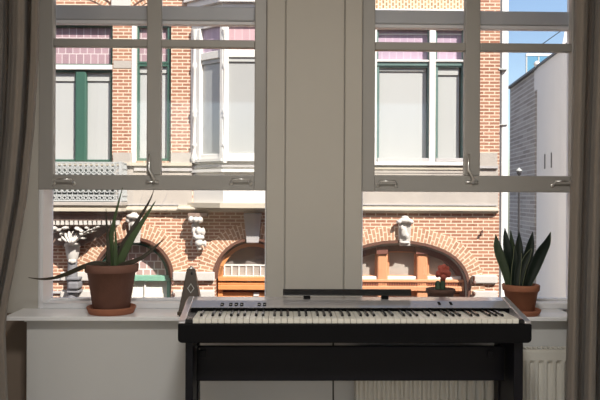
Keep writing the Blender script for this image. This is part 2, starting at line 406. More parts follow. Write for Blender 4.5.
curtain('curtain', 'taupe cloth curtain hanging straight at the right of the snake plant window',
        [(-300, 576), (0, 575), (200, 571), (300, 569), (400, 567), (560, 567)], 690, 2.79, .085, FR, 1)

# ------------------------------------------------------------------ digital piano
Y0, Y1 = 2.61, 2.906
pxl, pxr = WX(177.8, Y0, 322), WX(532, Y0, 322)
ZB, ZK = .685, .756
pc = (pxl+pxr)/2
piano = thing('digital_piano', 'black digital piano with silver top panel on black stand before the windows', 'piano', (0, 0, 0))
piano.location = (pc, (Y0+Y1)/2, ZB)
def P(o): return at_root(o, piano)
bm = bmesh.new()
rr = .016; prof = []
for cx_, cz_, a0 in ((pxr-rr, ZB+rr, -90), (pxr-.004, ZK-.004, 0), (pxl+.004, ZK-.004, 90), (pxl+rr, ZB+rr, 180)):
    r_ = rr if cz_ < .72 else .004
    for k in range(6):
        a = R(a0+18*k); prof.append((cx_+r_*math.cos(a), cz_+r_*math.sin(a)))
prism_y(bm, prof, Y0, Y1)
P(link('base_shell', bm, 'black', bevel=.003))
CW = .027
cheek = [(Y0+.001, ZK), (Y0+.001, ZK+.008), (Y0+.008, ZK+.012), (2.70, .783), (2.80, .803), (2.85, .812), (2.895, .8185), (Y1, .816), (Y1, ZK)]
for a, b in ((pxl+.001, pxl+CW), (pxr-CW, pxr-.001)):
    bm = bmesh.new(); prism_x(bm, cheek, a, b); P(link('end_cheek', bm, 'silver', bevel=.005, seg=3))
xi0, xi1 = pxl+CW, pxr-CW
bm = bmesh.new(); prism_x(bm, [(2.790, .786), (2.777, .7903), (2.778, .791), (2.842, .8085), (2.846, .8095), (2.9, .8165), (Y1, .8155), (Y1, .786)], xi0, xi1)
P(link('top_panel', bm, 'silver', bevel=.0012))
bm = bmesh.new(); box(bm, xi0, xi1, 2.789, 2.80, ZK, .786); P(link('key_slot', bm, 'black'))
kx0, kx1 = WX(193, 2.625, 318), WX(518.5, 2.625, 320)
pitch = (kx1-kx0)/52
for a, b in ((xi0, kx0-.0008), (kx1+.0008, xi1)):
    P(bx('key_end_block', a, b, Y0+.006, Y0+.035, ZK, ZK+.016, 'blackgloss', bevel=.002))
    P(bx('key_end_plate', a, b, Y0+.035, 2.789, ZK, ZK+.013, 'silver'))
ZW = .775
wk = None; bk = None
names = 'ABCDEFG'
for i in range(52):
    if wk is None:
        bm = bmesh.new(); box(bm, 0, pitch-.0014, Y0+.008, 2.789, ZK+.001, ZW)
        wk = link('white_key', bm, 'ivory', bevel=.0009, seg=1); o = wk
    else: o = wk.copy(); COL.objects.link(o)
    o.location.x = kx0+i*pitch; P(o)
for i in range(51):
    if names[i % 7] in 'BE': continue
    sh = {'A': .12, 'C': -.12, 'D': .12, 'F': -.16, 'G': 0}[names[i % 7]]
    if bk is None:
        bm = bmesh.new(); h = .009; w0, w1_ = .0058, .0047
        ya = Y0+.058
        prism_x(bm, [(ya, ZW-.003), (ya+.003, ZW+.006), (ya+.012, ZW+h), (2.789, ZW+h), (2.789, ZW-.003)], -w0, w0)
        for v in bm.verts:
            if v.co.z > ZW+.005: v.co.x *= w1_/w0
        bk = link('black_key', bm, 'blackgloss', bevel=.001, seg=2); o = bk
    else: o = bk.copy(); COL.objects.link(o)
    o.location.x = kx0+(i+1)*pitch+sh*.012; P(o)
def on_panel(px, py):
    # point on sloped control panel: iterate Y
    Y = 2.81
    for _ in range(8):
        p = W(px, py, Y); Y += ( .791+(Y-2.778)*.273 - p.z)*-1.6 if False else 0
    lo_, hi_ = 2.778, 2.842
    for _ in range(30):
        mid = (lo_+hi_)/2; p = W(px, py, mid)
        if p.z > .791+(mid-2.778)*.2734: lo_ = mid
        else: hi_ = mid
    return W(px, py, (lo_+hi_)/2)
for px_ in (222.2, 230.8, 236.2, 241.8, 259.2, 264.6, 439.2, 450.8):
    p = on_panel(px_, 304.6 if px_ < 300 else 303.6)
    bm = bmesh.new(); w_ = .0062 if px_ < 300 else .005
    box(bm, -w_, w_, -.013, .013, -.002, .0026)
    o = link('button', bm, 'matte_black', bevel=.0012); o.location = p; o.rotation_euler.x = math.atan(.2734); P(o)
    if px_ < 300:
        bm = bmesh.new(); box(bm, -.003, .003, -.007, -.003, .0022, .0032)
        d = link('button_light', bm, 'lamp_dot'); d.parent = o
# folded music rest
ma, mb = WX(283, 2.87, 293), WX(411, 2.87, 293)
bm = bmesh.new(); prism_x(bm, [(2.862, .826), (2.860, .829), (2.866, .852), (2.874, .853), (2.888, .832), (2.888, .826)], ma, mb)
mr = P(link('music_rest', bm, 'blackgloss', bevel=.002))
for px_ in (307, 385):
    xx = WX(px_, 2.87, 296)
    P(bx('rest_foot', xx-.014, xx+.014, 2.866, 2.888, .810, .827, 'black', bevel=.002))
xx0, xx1 = WX(341, 2.81), WX(366, 2.81)
# piano stand
stand = thing('piano_stand', 'black wooden piano stand with two side legs and rear board', 'stand', (pc, 2.76, 0))
def T(o): return at_root(o, stand)
l0, l1 = WX(185.3, 2.64, 360), WX(193, 2.64, 360); r0_, r1_ = WX(514, 2.64, 360), WX(523.3, 2.64, 360)
for a, b in ((l0, l1), (r0_, r1_)):
    bm = bmesh.new()
    box(bm, a, b, 2.64, 2.70, .03, ZB-.002)
    T(link('front_post', bm, 'stand', bevel=.003))
    T(bx('rear_post', a, b, 2.83, 2.888, .03, ZB-.002, 'stand', bevel=.003))
    T(bx('side_panel', a+.006, b-.006, 2.70, 2.83, .10, ZB-.002, 'stand'))
    T(bx('foot', a-.004, b+.004, 2.60, 2.90, 0, .03, 'stand', bevel=.004))
T(bx('back_board', l1, r0_, 2.752, 2.772, WZ(381, 2.752, 340), WZ(346.3, 2.752, 340), 'stand', bevel=.003))
for px_, py_ in ((196.5, 346.5), (199.5, 348.5)):
    p = W(px_, py_, 2.735)
    bm = bmesh.new(); ball(bm, (p.x, p.y, p.z), .004, .012, .004); T(link('bolt', bm, 'chrome', smooth=True))
for px_ in (203, 490):
    xx = WX(px_, 2.752, 347); bm = bmesh.new(); box(bm, xx-.012, xx+.012, 2.742, 2.752, .60, .628); T(link('bracket', bm, 'stand', bevel=.002))
# power cord
bm = bmesh.new()
xa = WX(333, 2.85, 380)
pts = [(xa, 2.85, ZB+.002), (xa, 2.85, .60), (xa+.001, 2.853, .45), (xa+.004, 2.856, .25), (xa+.01, 2.86, .06), (xa+.05, 2.87, .008), (xa+.25, 2.88, .007), (xa+.5, 2.86, .007)]
tube(bm, pts, .0036, 8)
tag(link('power_cord', bm, 'cord', smooth=True), 'thin black cord hanging down from under the piano to the floor', 'cord')

# ------------------------------------------------------------------ radiator
rx0, rx1 = WX(357, 2.915, 390), WX(590, 2.915, 370)
rt = WZ(352, 2.915, 545); rb = .10
rad = thing('radiator', 'white panel radiator with vertical ribs below the snake plant window', 'radiator', ((rx0+rx1)/2, 2.95, rb))
def Q(o): return at_root(o, rad)
bm = bmesh.new(); n = int((rx1-rx0)/.0375); pr = []
# ribbed face profile in plan, swept vertically with shortened ribs
w = (rx1-rx0)/n
N = n*8
zs = [rb, rb+.035, rb+.05, rt-.05, rt-.035, rt]
rows = []
for z in zs:
    k = 1 if rb+.04 < z < rt-.04 else 0
    row = []
    for i in range(N+1):
        t = (i % 8)/8; x = rx0+(rx1-rx0)*i/N
        g = .011*max(0, min(1, (.30-abs(t-.5))*12)) if k else 0
        row.append(bm.verts.new((x, 2.915+g, z)))
    rows.append(row)
for a, b in zip(rows, rows[1:]):
    for i in range(N): bm.faces.new((a[i], a[i+1], b[i+1], b[i]))
bk_ = [[bm.verts.new((x, 2.935, z)) for x in (rx0, rx1)] for z in (rb, rt)]
bm.faces.new(rows[0][::-1]+[bk_[0][0], bk_[0][1]][::1]); bm.faces.new(rows[-1]+[bk_[1][1], bk_[1][0]])
bm.faces.new((bk_[0][0], bk_[0][1], bk_[1][1], bk_[1][0]))
bm.faces.new([r[0] for r in rows]+[bk_[1][0], bk_[0][0]]); bm.faces.new([r[-1] for r in rows][::-1]+[bk_[0][1], bk_[1][1]])
Q(link('front_panel', bm, 'radiator', smooth=False))
bm = bmesh.new()
holed(bm, rect(rx0, rx1, -.036, .036), [rect(rx0+.01+k*.021, rx0+.024+k*.021, -.025, .025) for k in range(int((rx1-rx0-.03)/.021))], 0, .012)
for v in bm.verts: v.co = Vector((v.co.x, 2.954+v.co.z, rt-.004+v.co.y))
Q(link('top_grille', bm, 'radiator'))
Q(bx('rear_panel', rx0+.01, rx1-.01, 2.965, 2.98, rb, rt-.005, 'radiator'))
Q(bx('side_cover', rx0-.004, rx0+.002, 2.915, 2.985, rb+.01, rt, 'radiator', bevel=.002))
for xx in (rx0+.1, rx1-.1): Q(bx('wall_bracket', xx-.02, xx+.02, 2.98, 2.9992, rb+.05, rt-.05, 'radiator'))
bm = bmesh.new(); tube(bm, [(rx0+.06, 2.95, rb+.01), (rx0+.06, 2.95, -.001)], .009, 10); Q(link('supply_pipe', bm, 'radiator', smooth=True))

# ------------------------------------------------------------------ things on the sill
def pot(root, cx, cy, zb, rb_, rt_, rim_r, h, rim_h, m='terra', name='pot'):
    bm = bmesh.new()
    lathe(bm, [(0, 0), (rb_-.004, 0), (rb_, .004), (rt_, h-rim_h), (rim_r-.003, h-rim_h), (rim_r, h-rim_h+.004), (rim_r+.002, h-.004), (rim_r-.002, h),
               (rim_r-.012, h), (rim_r-.015, h-.012), (rb_*.9, .02), (0, .02)], 48, (cx, cy, zb))
    o = at_root(link(name, bm, m, smooth=True, bevel=.0), root); return o
def saucer(root, cx, cy, zb, r, h, m='terra'):
    bm = bmesh.new(); lathe(bm, [(0, 0), (r*.88, 0), (r*.91, .003), (r, h-.004), (r-.002, h), (r-.006, h), (r*.86, .007), (0, .007)], 48, (cx, cy, zb))
    return at_root(link('saucer', bm, m, smooth=True), root)
def soil(root, cx, cy, z, r):
    bm = bmesh.new(); lathe(bm, [(r, -.02), (r, 0), (r*.6, .006), (0, .008)], 32, (cx, cy, z)); return at_root(link('soil', bm, 'soil', smooth=True), root)
def leaf(root, pts, Y, m, thick=.35, name='leaf', keel=.3, edge=None):
    """pts: (px, py, width px, dy toward viewer m)"""
    sub = []
    n = len(pts)
    def cr(p0, p1, p2, p3, t):
        return tuple(.5*((2*b)+(-a+c)*t+(2*a-5*b+4*c-d)*t*t+(-a+3*b-3*c+d)*t**3) for a, b, c, d in zip(p0, p1, p2, p3))
    for i in range(n-1):
        q = [pts[max(i-1, 0)], pts[i], pts[i+1], pts[min(i+2, n-1)]]
        for k in range(5): sub.append(cr(*q, k/5))
    sub.append(pts[-1])
    P_ = [W(a, b, Y-d) for a, b, c, d in sub]; Wd = [max(.0008, c*Y/F/2) for a, b, c, d in sub]
    bm = bmesh.new(); rings = []
    for i, p in enumerate(P_):
        t = (P_[min(i+1, len(P_)-1)]-P_[max(i-1, 0)]).normalized()
        v = Vector((0, 1, 0)); s = t.cross(v); s.normalize(); nn = s.cross(t).normalized()
        ring = []
        for k in range(12):
            a = 2*math.pi*k/12; ca, sa = math.cos(a), math.sin(a)
            off = s*ca*Wd[i] + nn*(sa*Wd[i]*thick + (abs(ca)**1.5)*Wd[i]*keel*-1)
            ring.append(bm.verts.new(p+off))
        rings.append(ring)
    for a, b in zip(rings, rings[1:]):
        for k in range(12): bm.faces.new((a[k], a[(k+1) % 12], b[(k+1) % 12], b[k]))
    bm.faces.new(rings[0][::-1]); bm.faces.new(rings[-1])
    o = at_root(link(name, bm, m, smooth=True), root)
    if edge:
        bm = bmesh.new()
        for sgn in edge:
            pp = []
            for i, p in enumerate(P_):
                t = (P_[min(i+1, len(P_)-1)]-P_[max(i-1, 0)]).normalized(); s = t.cross(Vector((0, 1, 0))).normalized(); nn = s.cross(t).normalized()
                pp.append(p+s*sgn*Wd[i]*1.0 - nn*Wd[i]*keel)
            tube(bm, pp, .0012, 5)
        e = link('leaf_margin', bm, 'leaf_edge', smooth=True); e.parent = o; e.matrix_parent_inverse = Matrix.Identity(4)
    return o

YA = 3.055
ax = WX(111.5, YA, 300)
aloe = thing('potted_aloe', 'spiky aloe in a brown terracotta pot with saucer on the left windowsill', 'potted plant', (ax, YA, ZS))
sc = YA/F
saucer(aloe, ax, YA, ZS, 24.2*sc, .030, 'terra_light')
hp = WZ(263.5, YA, 111)-ZS-.008
pot(aloe, ax, YA, ZS+.0075, 17.5*sc, 23.5*sc, 26*sc, hp, .035)
soil(aloe, ax, YA, ZS+hp-.012, 23.0*sc)
zq = 272
for pts, m, kw in (
    ([(111, zq, 8, 0), (110.5, 255, 8.4, 0), (111.2, 238, 5.8, .004), (114, 222, 3.6, .008), (118, 205, 2.0, .008), (122.6, 187.5, .6, .008)], 'aloe', {}),
    ([(109, zq, 4, .02), (108.6, 250, 3.6, .02), (107.6, 235, 2.8, .02), (106.6, 220, 1.8, .02), (106, 208.5, .5, .02)], 'aloe_dark', {}),
    ([(115.5, zq, 4.5, .025), (115.6, 255, 4, .025), (115.8, 240, 2.6, .025), (115, 226, .5, .025)], 'aloe', {}),
    ([(115, zq, 7, -.02), (121, 250, 6, -.025), (131, 232, 4.8, -.03), (142, 214, 3.0, -.035), (150, 200, 1.6, -.035), (154.2, 189, .5, -.035)], 'aloe_dark', {}),
    ([(117, zq, 8, .01), (122.5, 257, 8, .012), (131, 240, 7, .015), (141, 224, 4.8, .015), (149, 211.5, 2.6, .015), (155.5, 201, .6, .015)], 'aloe', {}),
    ([(116, 271, 6, .03), (123, 265, 5.6, .035), (133, 261.5, 4.8, .04), (143, 257, 4, .045), (152, 250, 3, .045), (158.5, 244, 1.8, .045), (164, 238.8, .5, .045)], 'aloe_dark', {}),
    ([(112, 271, 5.5, .03), (105, 264.6, 5, .05), (97, 263, 4.6, .06), (88, 265, 4.6, .065), (77, 269.5, 4.6, .06), (66, 274.2, 4.2, .05), (54, 277.8, 3.0, .04), (42, 279, 2.0, .035), (28.5, 277.6, .6, .03)], 'aloe_dark', {}),
    ): leaf(aloe, pts, YA, m, **kw)

# metronome
YM = 3.0
def mw(px, py): return W(px, py, YM)
met = thing('metronome', 'dark wooden pyramid metronome on the windowsill left of the piano', 'metronome', (WX(191, YM, 300), YM, ZS))
xm = WX(191, YM, 300); zt = WZ(268.5, YM, 191)
bm = bmesh.new()
def frust(bm, cx, cy, z0, z1, hw0, hd0, hw1, hd1):
    a = [bm.verts.new((cx+sx*hw0, cy+sy*hd0, z0)) for sx, sy in ((-1,-1),(1,-1),(1,1),(-1,1))]
    b = [bm.verts.new((cx+sx*hw1, cy+sy*hd1, z1)) for sx, sy in ((-1,-1),(1,-1),(1,1),(-1,1))]
    bm.faces.new(a[::-1]); bm.faces.new(b)
    for i in range(4): bm.faces.new((a[i], a[(i+1) % 4], b[(i+1) % 4], b[i]))
ms = YM/F; zb0 = ZS+.006
frust(bm, xm, YM, zb0+.014, zt, 11.3*ms, .040, 4.0*ms, .014)
at_root(link('body', bm, 'walnut', bevel=.003), met)
at_root(bx('base', xm-12.2*ms, xm+12.2*ms, YM-.046, YM+.046, zb0, zb0+.015, 'walnut', bevel=.003), met)
for sx in (-1, 1):
    for sy in (-1, 1):
        bm = bmesh.new(); lathe(bm, [(0, 0), (.006, 0), (.007, .006), (0, .006)], 12, (xm+sx*.04, YM+sy*.036, ZS)); at_root(link('foot', bm, 'cord', smooth=True), met)
bm = bmesh.new(); lathe(bm, [(.012, -.001), (.013, .003), (.006, .006), (.005, .010), (0, .012)], 20, (xm, YM, zt)); at_root(link('cap_knob', bm, 'chrome', smooth=True), met)
def face_y(z): # front face y of the pyramid at z
    k = (z-(zb0+.014))/(zt-(zb0+.014)); return YM-(.040+(.014-.040)*k)
zc_ = WZ(287.5, YM, 192); xc_ = WX(192, YM)
bm = bmesh.new()
dd = [(xc_-3.6*ms, zc_), (xc_, zc_+5*ms), (xc_+3.6*ms, zc_), (xc_, zc_-5*ms)]
di = [(xc_+(x-xc_)*.72, zc_+(z-zc_)*.76) for x, z in dd]
vo = [bm.verts.new((x, face_y(z)-.0015, z)) for x, z in dd]; vi = [bm.verts.new((x, face_y(z)-.0015, z)) for x, z in di]
for i in range(4): bm.faces.new((vo[i], vo[(i+1) % 4], vi[(i+1) % 4], vi[i]))
bmesh.ops.solidify(bm, geom=bm.faces[:], thickness=.001)
at_root(link('emblem', bm, 'lamp_dot'), met)
zk_ = WZ(273, YM, 192.5); xk = WX(192.6, YM)
bm = bmesh.new(); ball(bm, (xk, face_y(zk_), zk_), .0045, .003, .008); at_root(link('catch', bm, 'cord', smooth=True), met)

# red grafted cactus behind the piano
YCa = 3.045; xcx = WX(440.5, YCa, 290); cs = YCa/F
cact = thing('potted_cactus', 'small red grafted cactus in a dark clay bowl behind the piano', 'potted plant', (xcx, YCa, ZS))
hc = WZ(288.5, YCa, 440)-ZS
bm = bmesh.new()
lathe(bm, [(0, 0), (9*cs, 0), (10*cs, .004), (12.5*cs, hc-.035), (13.4*cs, hc-.020), (14.4*cs, hc-.016), (14.8*cs, hc-.004), (14.3*cs, hc), (13.2*cs, hc), (12.5*cs, hc-.02), (0, .02)], 40, (xcx, YCa, ZS))
at_root(link('bowl', bm, 'terra_dark', smooth=True), cact)
soil(cact, xcx, YCa, ZS+hc-.01, 12.8*cs)
x1_ = WX(443.2, YCa); z1_ = WZ(279, YCa, 443)
bm = bmesh.new()
def ribbed(bm, cx, cy, z0, z1, r, ribs, dome):
    seg = ribs*4; rings = []
    for k in range(9):
        t = k/8; z = z0+(z1-z0)*t; rad_ = r*(1 if t < .7 or not dome else math.sqrt(max(0.02, 1-((t-.7)/.3)**2)))
        rings.append([bm.verts.new((cx+rad_*(1-.18*(i % 4 == 2))*math.cos(2*math.pi*i/seg), cy+rad_*(1-.18*(i % 4 == 2))*math.sin(2*math.pi*i/seg), z)) for i in range(seg)])
    for a, b in zip(rings, rings[1:]):
        for i in range(seg): bm.faces.new((a[i], a[(i+1) % seg], b[(i+1) % seg], b[i]))
    bm.faces.new(rings[0][::-1]); bm.faces.new(rings[-1])
ribbed(bm, x1_, YCa, ZS+hc-.012, z1_, 2.5*cs, 4, False); at_root(link('stem', bm, 'cactus_green', smooth=True), cact)
bm = bmesh.new(); ribbed(bm, WX(438.6, YCa), YCa+.006, ZS+hc-.012, WZ(280.5, YCa, 438), 2.6*cs, 6, True); at_root(link('offshoot', bm, 'cactus_green', smooth=True), cact)
bm = bmesh.new()
for px_, py_, r_, dy in ((443.5, 272.5, 6.2, 0), (439.2, 273.5, 3.6, .014), (447.6, 273.8, 3.7, .012), (440.3, 267.8, 3.0, .008), (444.0, 266.8, 3.0, .012), (447, 268.4, 2.8, .006), (443.4, 276.5, 3.6, .014), (441.5, 271.5, 2.6, .024), (446, 272, 2.8, .026), (443.2, 279, 2.6, .004), (448.9, 275.3, 2.3, .004), (437.5, 275.5, 2.2, .004)):
    p = W(px_, py_, YCa-dy); ball(bm, p, r_*cs, r_*cs*.9, r_*cs, 2)
o = link('red_head', bm, 'cactus_red', smooth=True)
md = o.modifiers.new('join', 'REMESH'); md.mode = 'VOXEL'; md.voxel_size = .0022; md.use_smooth_shade = True
at_root(o, cact)

# snake plant
YN = 3.03; nx = WX(520.8, YN, 300); ns = YN/F
sn = thing('potted_snake_plant', 'dark snake plant in a terracotta pot with saucer beside the right curtain', 'potted plant', (nx, YN, ZS))
saucer(sn, nx, YN, ZS, 19.6*ns, .024, 'terra_light')
hn = WZ(284, YN, 521)-ZS-.008
pot(sn, nx, YN, ZS+.0075, 12.8*ns, 16.5*ns, 18.0*ns, hn, .028, 'terra_light')
soil(sn, nx, YN, ZS+hn-.010, 15.5*ns)
zq = 289
for pts, m, e in (
    ([(517, zq, 6.5, -.025), (514, 262, 7.0, -.03), (512, 246, 5.9, -.03), (510.6, 230, .5, -.03)], 'snake_light', None),
    ([(513, zq, 6.5, -.01), (510.5, 268, 9.7, -.01), (507.5, 250, 9.4, -.01), (505.6, 238, 5.7, -.01), (504.8, 227.3, .5, -.01)], 'snake', None),
    ([(509.5, zq, 5.2, .02), (505, 270, 8.4, .02), (499.6, 255, 9.1, .02), (497, 245, 7.0, .02), (495.8, 234.6, .5, .02)], 'snake_light', [1]),
    ([(519, zq, 6.5, 0), (518.5, 262, 9.7, 0), (518.6, 246, 8.0, 0), (519.2, 231.5, .5, 0)], 'snake', None),
    ([(523, zq, 6.5, .005), (526, 264, 10.3, .005), (530, 246, 8.2, .005), (532.8, 231.6, .5, .005)], 'snake', None),
    ([(526, zq, 5.8, .015), (533, 270, 11.0, .015), (540, 254, 11.1, .015), (546.5, 243, 7.3, .012), (550.6, 232, .5, .01)], 'snake', [-1]),
    ([(519, zq, 5.2, .03), (522, 270, 7.0, .035), (527, 257, 5.9, .035), (531.5, 248.5, .5, .035)], 'snake', [-1, 1]),
    ([(513, zq, 5.2, .03), (514.5, 270, 6.5, .035), (515.5, 258, 5.0, .035), (514.6, 246, .5, .035)], 'snake', [1]),
    ([(516.5, zq, 5.2, .045), (517, 274, 5.9, .045), (519, 262, 4.6, .045), (521, 253, .5, .045)], 'snake', [-1]),
    ): leaf(sn, pts, YN, m, .12, keel=.25, edge=e)

# ------------------------------------------------------------------ outside: the facade across the street
D = 13.0
HF = thing('townhouse', 'ornate orange brick townhouse with arched doors and white bay across the street', 'building', CAM+A0*D, -TH)
HF.location.z = 0
ZG = -3.2
def L(px, py, y=0):
    x, z = (px-PX), (PY-py)
    c, s = math.cos(RO), math.sin(RO)
    k = (D+y)/F
    return (x*c - z*s)*k, CAM.z+(x*s + z*c)*k
def fb(name, x0, y0, x1, y1, yf, yb, m, parent=HF, bevel=0):
    """box on the facade: photo rectangle of its front face, local depth yf..yb"""
    cx_, cz_ = L((x0+x1)/2, (y0+y1)/2, yf); k = (D+yf)/F
    hw, hh = abs(x1-x0)/2*k, abs(y1-y0)/2*k
    return bx(name, cx_-hw, cx_+hw, yf, yb, cz_-hh, cz_+hh, m, parent, bevel)
def frame(name, x0, y0, x1, y1, wpx, yf, yb, m, parent=HF):
    cx_, cz_ = L((x0+x1)/2, (y0+y1)/2, yf); k = (D+yf)/F
    hw, hh, w_ = (x1-x0)/2*k, (y1-y0)/2*k, wpx*k
    bm = bmesh.new(); holed(bm, rect(cx_-hw, cx_+hw, cz_-hh, cz_+hh), [rect(cx_-hw+w_, cx_+hw-w_, cz_-hh+w_, cz_+hh-w_)], yf, yb)
    return link(name, bm, m, parent)
def ring(name, inner, outer, yf, yb, m, parent=HF):
    """arch ring between two px polylines, with uv along the arc"""
    bm = bmesh.new(); uvl = bm.loops.layers.uv.new('UVMap')
    A = [L(*p, yf) for p in inner]; B = [L(*p, yf) for p in outer]
    s = [0]
    for i in range(1, len(A)):
        ma_ = ((A[i][0]+B[i][0]-A[i-1][0]-B[i-1][0])/2, (A[i][1]+B[i][1]-A[i-1][1]-B[i-1][1])/2); s.append(s[-1]+math.hypot(*ma_))
    wd = math.hypot(A[0][0]-B[0][0], A[0][1]-B[0][1])
    va = [bm.verts.new((x, yf, z)) for x, z in A]; vb = [bm.verts.new((x, yf, z)) for x, z in B]
    va2 = [bm.verts.new((x, yb, z)) for x, z in A]; vb2 = [bm.verts.new((x, yb, z)) for x, z in B]
    for i in range(len(A)-1):
        for vs, us in (((va[i], vb[i], vb[i+1], va[i+1]), ((0, s[i]), (wd, s[i]), (wd, s[i+1]), (0, s[i+1]))),
                       ((va[i], va[i+1], va2[i+1], va2[i]), ((0, s[i]), (0, s[i+1]), (.1, s[i+1]), (.1, s[i]))),
                       ((vb[i+1], vb[i], vb2[i], vb2[i+1]), ((wd, s[i+1]), (wd, s[i]), (wd+.1, s[i]), (wd+.1, s[i+1])))):
            f = bm.faces.new(vs)
            for lp, u in zip(f.loops, us): lp[uvl].uv = u
    bm.faces.new((va[0], va2[0], vb2[0], vb[0])); bm.faces.new((va[-1], vb[-1], vb2[-1], va2[-1]))
    return link(name, bm, m, parent)
def offset(pts, d):
    out = []
    for i, p in enumerate(pts):
        a, b = pts[max(i-1, 0)], pts[min(i+1, len(pts)-1)]
        tx, ty = b[0]-a[0], b[1]-a[1]; l = math.hypot(tx, ty)
        out.append((p[0]+ty/l*d, p[1]-tx/l*d))
    return out
YBASE = PY-(ZG-CAM.z)*F/D     # photo y of the street at the facade
# arch profiles run left -> right in the photo
def semi(cx_, cy_, r): return [(cx_-r*math.cos(R(a)), cy_-r*math.sin(R(a))) for a in range(0, 181, 6)]
half = [(0, 0), (14, .8), (27, 3.2), (36, 5.7), (43, 8.2), (49.5, 11.4), (56, 16), (61.5, 21.5), (65, 26.5), (67.5, 32), (69.3, 39), (70, 46), (70.3, 54)]
wide = [(398-x, 243+y) for x, y in half[::-1]]+[(398+x, 243+y) for x, y in half[1:]]
archA, archB = semi(133, 278, 38), semi(253, 278, 37.5)
archC = wide
def arch_hole(p): 
    return [L(*q) for q in p]+[L(p[-1][0], YBASE-2), L(p[0][0], YBASE-2)]
def rpx(x0, y0, x1, y1):
    cx_, cz_ = L((x0+x1)/2, (y0+y1)/2); k = D/F
    return rect(cx_-(x1-x0)/2*k, cx_+(x1-x0)/2*k, cz_-(y1-y0)/2*k, cz_+(y1-y0)/2*k)
ux0 = L(-160, 200)[0]; ux1 = L(499.5, 150)[0]
bm = bmesh.new()
holed(bm, [(ux0, ZG), (ux1, ZG), (ux1, 7.2), (ux0, 7.2)],
      [rpx(20, 24, 112.5, 162), rpx(133, 22, 171, 161), rpx(372, 26, 464, 162), arch_hole(archA), arch_hole(archB), arch_hole(archC)], 0, .42)
link('brick_wall', bm, 'brick', HF)
bx('house_core', ux0, ux1-.05, .6, 6.0, ZG, 7.2, 'white', HF)
# arches
for pr, mold in ((archA, 3), (archB, 3), (archC, 3)):
    ring('arch_moulding', offset(pr, 0), offset(pr, mold), -.05, .02, 'molding')
    ring('arch_soffit', offset(pr, -2.2), offset(pr, .1), .06, .12, 'stone' if pr is archC else 'molding')
    ring('brick_arch', offset(pr, mold), offset(pr, 17 if pr is archC else 18), -.025, .02, 'brick_arch')
# ---------- arched window A (green)
def arched(name, pr, yg, mg):
    root = thing(name, parent=HF); root.location = (0, 0, 0)
    bm = bmesh.new()
    pts = [L(*q, yg) for q in offset(pr, -1)]
    pts += [(pts[-1][0], ZG+.05), (pts[0][0], ZG+.05)]
    prism_y(bm, pts, yg, yg+.04)
    link('tympanum_pane', bm, mg, root); return root
wa = arched('arched_window', archA, .26, 'lead_pane')
ring('frame', offset(archA, -4.5), offset(archA, -1.8), .16, .26, 'green', wa)
fb('jamb', 166.5, 277, 169.5, YBASE-4, .16, .26, 'green_pale', wa); fb('jamb', 96.5, 277, 99.5, YBASE-4, .16, .26, 'green_pale', wa)
fb('rail', 97, 275.5, 170, 281, .12, .26, 'green_pale', wa, .01); fb('lace_pane', 99, 281, 167, 330, .24, .262, 'lace', wa)
fb('rail', 97, 330, 170, 338, .12, .26, 'green_pale', wa)
for xx in (121.5, 145): fb('muntin', xx-.8, 281, xx+.8, 330, .2, .24, 'white', wa)
# ---------- arched door B (orange)
wb = arched('arched_door', archB, .30, 'pane_dark')
ring('frame', offset(archB, -6), offset(archB, -2), .18, .30, 'orange_wood', wb)
fb('jamb', 217.5, 266, 222.5, YBASE-3, .18, .30, 'orange_wood', wb); fb('jamb', 283.5, 266, 288.5, YBASE-3, .18, .30, 'orange_wood', wb)
fb('transom_pane', 222, 265.5, 284, 277, .27, .30, 'pane_room', wb)
fb('rail', 222, 264.6, 284, 266, .25, .3, 'white', wb); fb('rail', 222, 275.6, 284, 277, .25, .3, 'white', wb)
for k in range(9):
    xx = 224.5+k*7.2; fb('muntin', xx-.6, 266, xx+.6, 275.6, .25, .29, 'white', wb)
fb('rail', 218, 277, 288, 281.2, .10, .3, 'orange_wood', wb, .01); fb('rail', 218, 282.2, 288, 284.6, .14, .3, 'orange_wood', wb)
fb('rail', 218, 285.2, 288, 290, .10, .3, 'orange_wood', wb, .01); fb('rail', 222, 290, 284, 292.5, .26, .3, 'brown_wood', wb)
fb('leaf', 222, 292.5, 284, YBASE-3, .22, .3, 'orange_wood', wb)
fb('house_number_plate', 253.5, 292.5, 259, 296, .19, .22, 'white', wb)
# ---------- arched door C (wide, three lights)
wc = arched('arched_shopfront', archC, .30, 'pane_room')
ring('frame', offset(archC, -8), offset(archC, -2.2), .16, .30, 'brown_wood', wc)
fb('jamb', 460.5, 278, 466.5, YBASE-3, .14, .3, 'brown_wood', wc); fb('jamb', 329.5, 278, 335.5, YBASE-3, .14, .3, 'brown_wood', wc)
for a, b in ((377, 387.5), (416.5, 427.5)):
    fb('mullion', a, 248, b, YBASE-3, .10, .3, 'red_wood', wc, .03)
    fb('mullion_block', a-.5, 246.5, b+.5, 254, .06, .3, 'brown_wood', wc)
for a, b in ((336, 377), (387.5, 416.5), (427.5, 461)):
    fb('sill_bar', a, 276.3, b, 279.6, .14, .3, 'white', wc, .01)
    frame('light_frame', a+.2, 251, b-.2, 277, 1.5, .2, .3, 'red_wood', wc)
fb('rail', 332, 279.6, 464, 282.4, .08, .3, 'red_wood', wc, .01)
fb('rail', 332, 282.4, 464, 286.4, .12, .3, 'red_wood', wc)
bm = bmesh.new()
for k in range(52):
    cx_, cz_ = L(336+k*2.45, 284.2, .1); box(bm, cx_-.012, cx_+.012, .10, .13, cz_-.022, cz_+.022)
link('dentil_row', bm, 'brown_wood', wc)['kind'] = 'stuff'
fb('rail', 332, 286.4, 464, 291, .06, .3, 'red_wood', wc, .01)
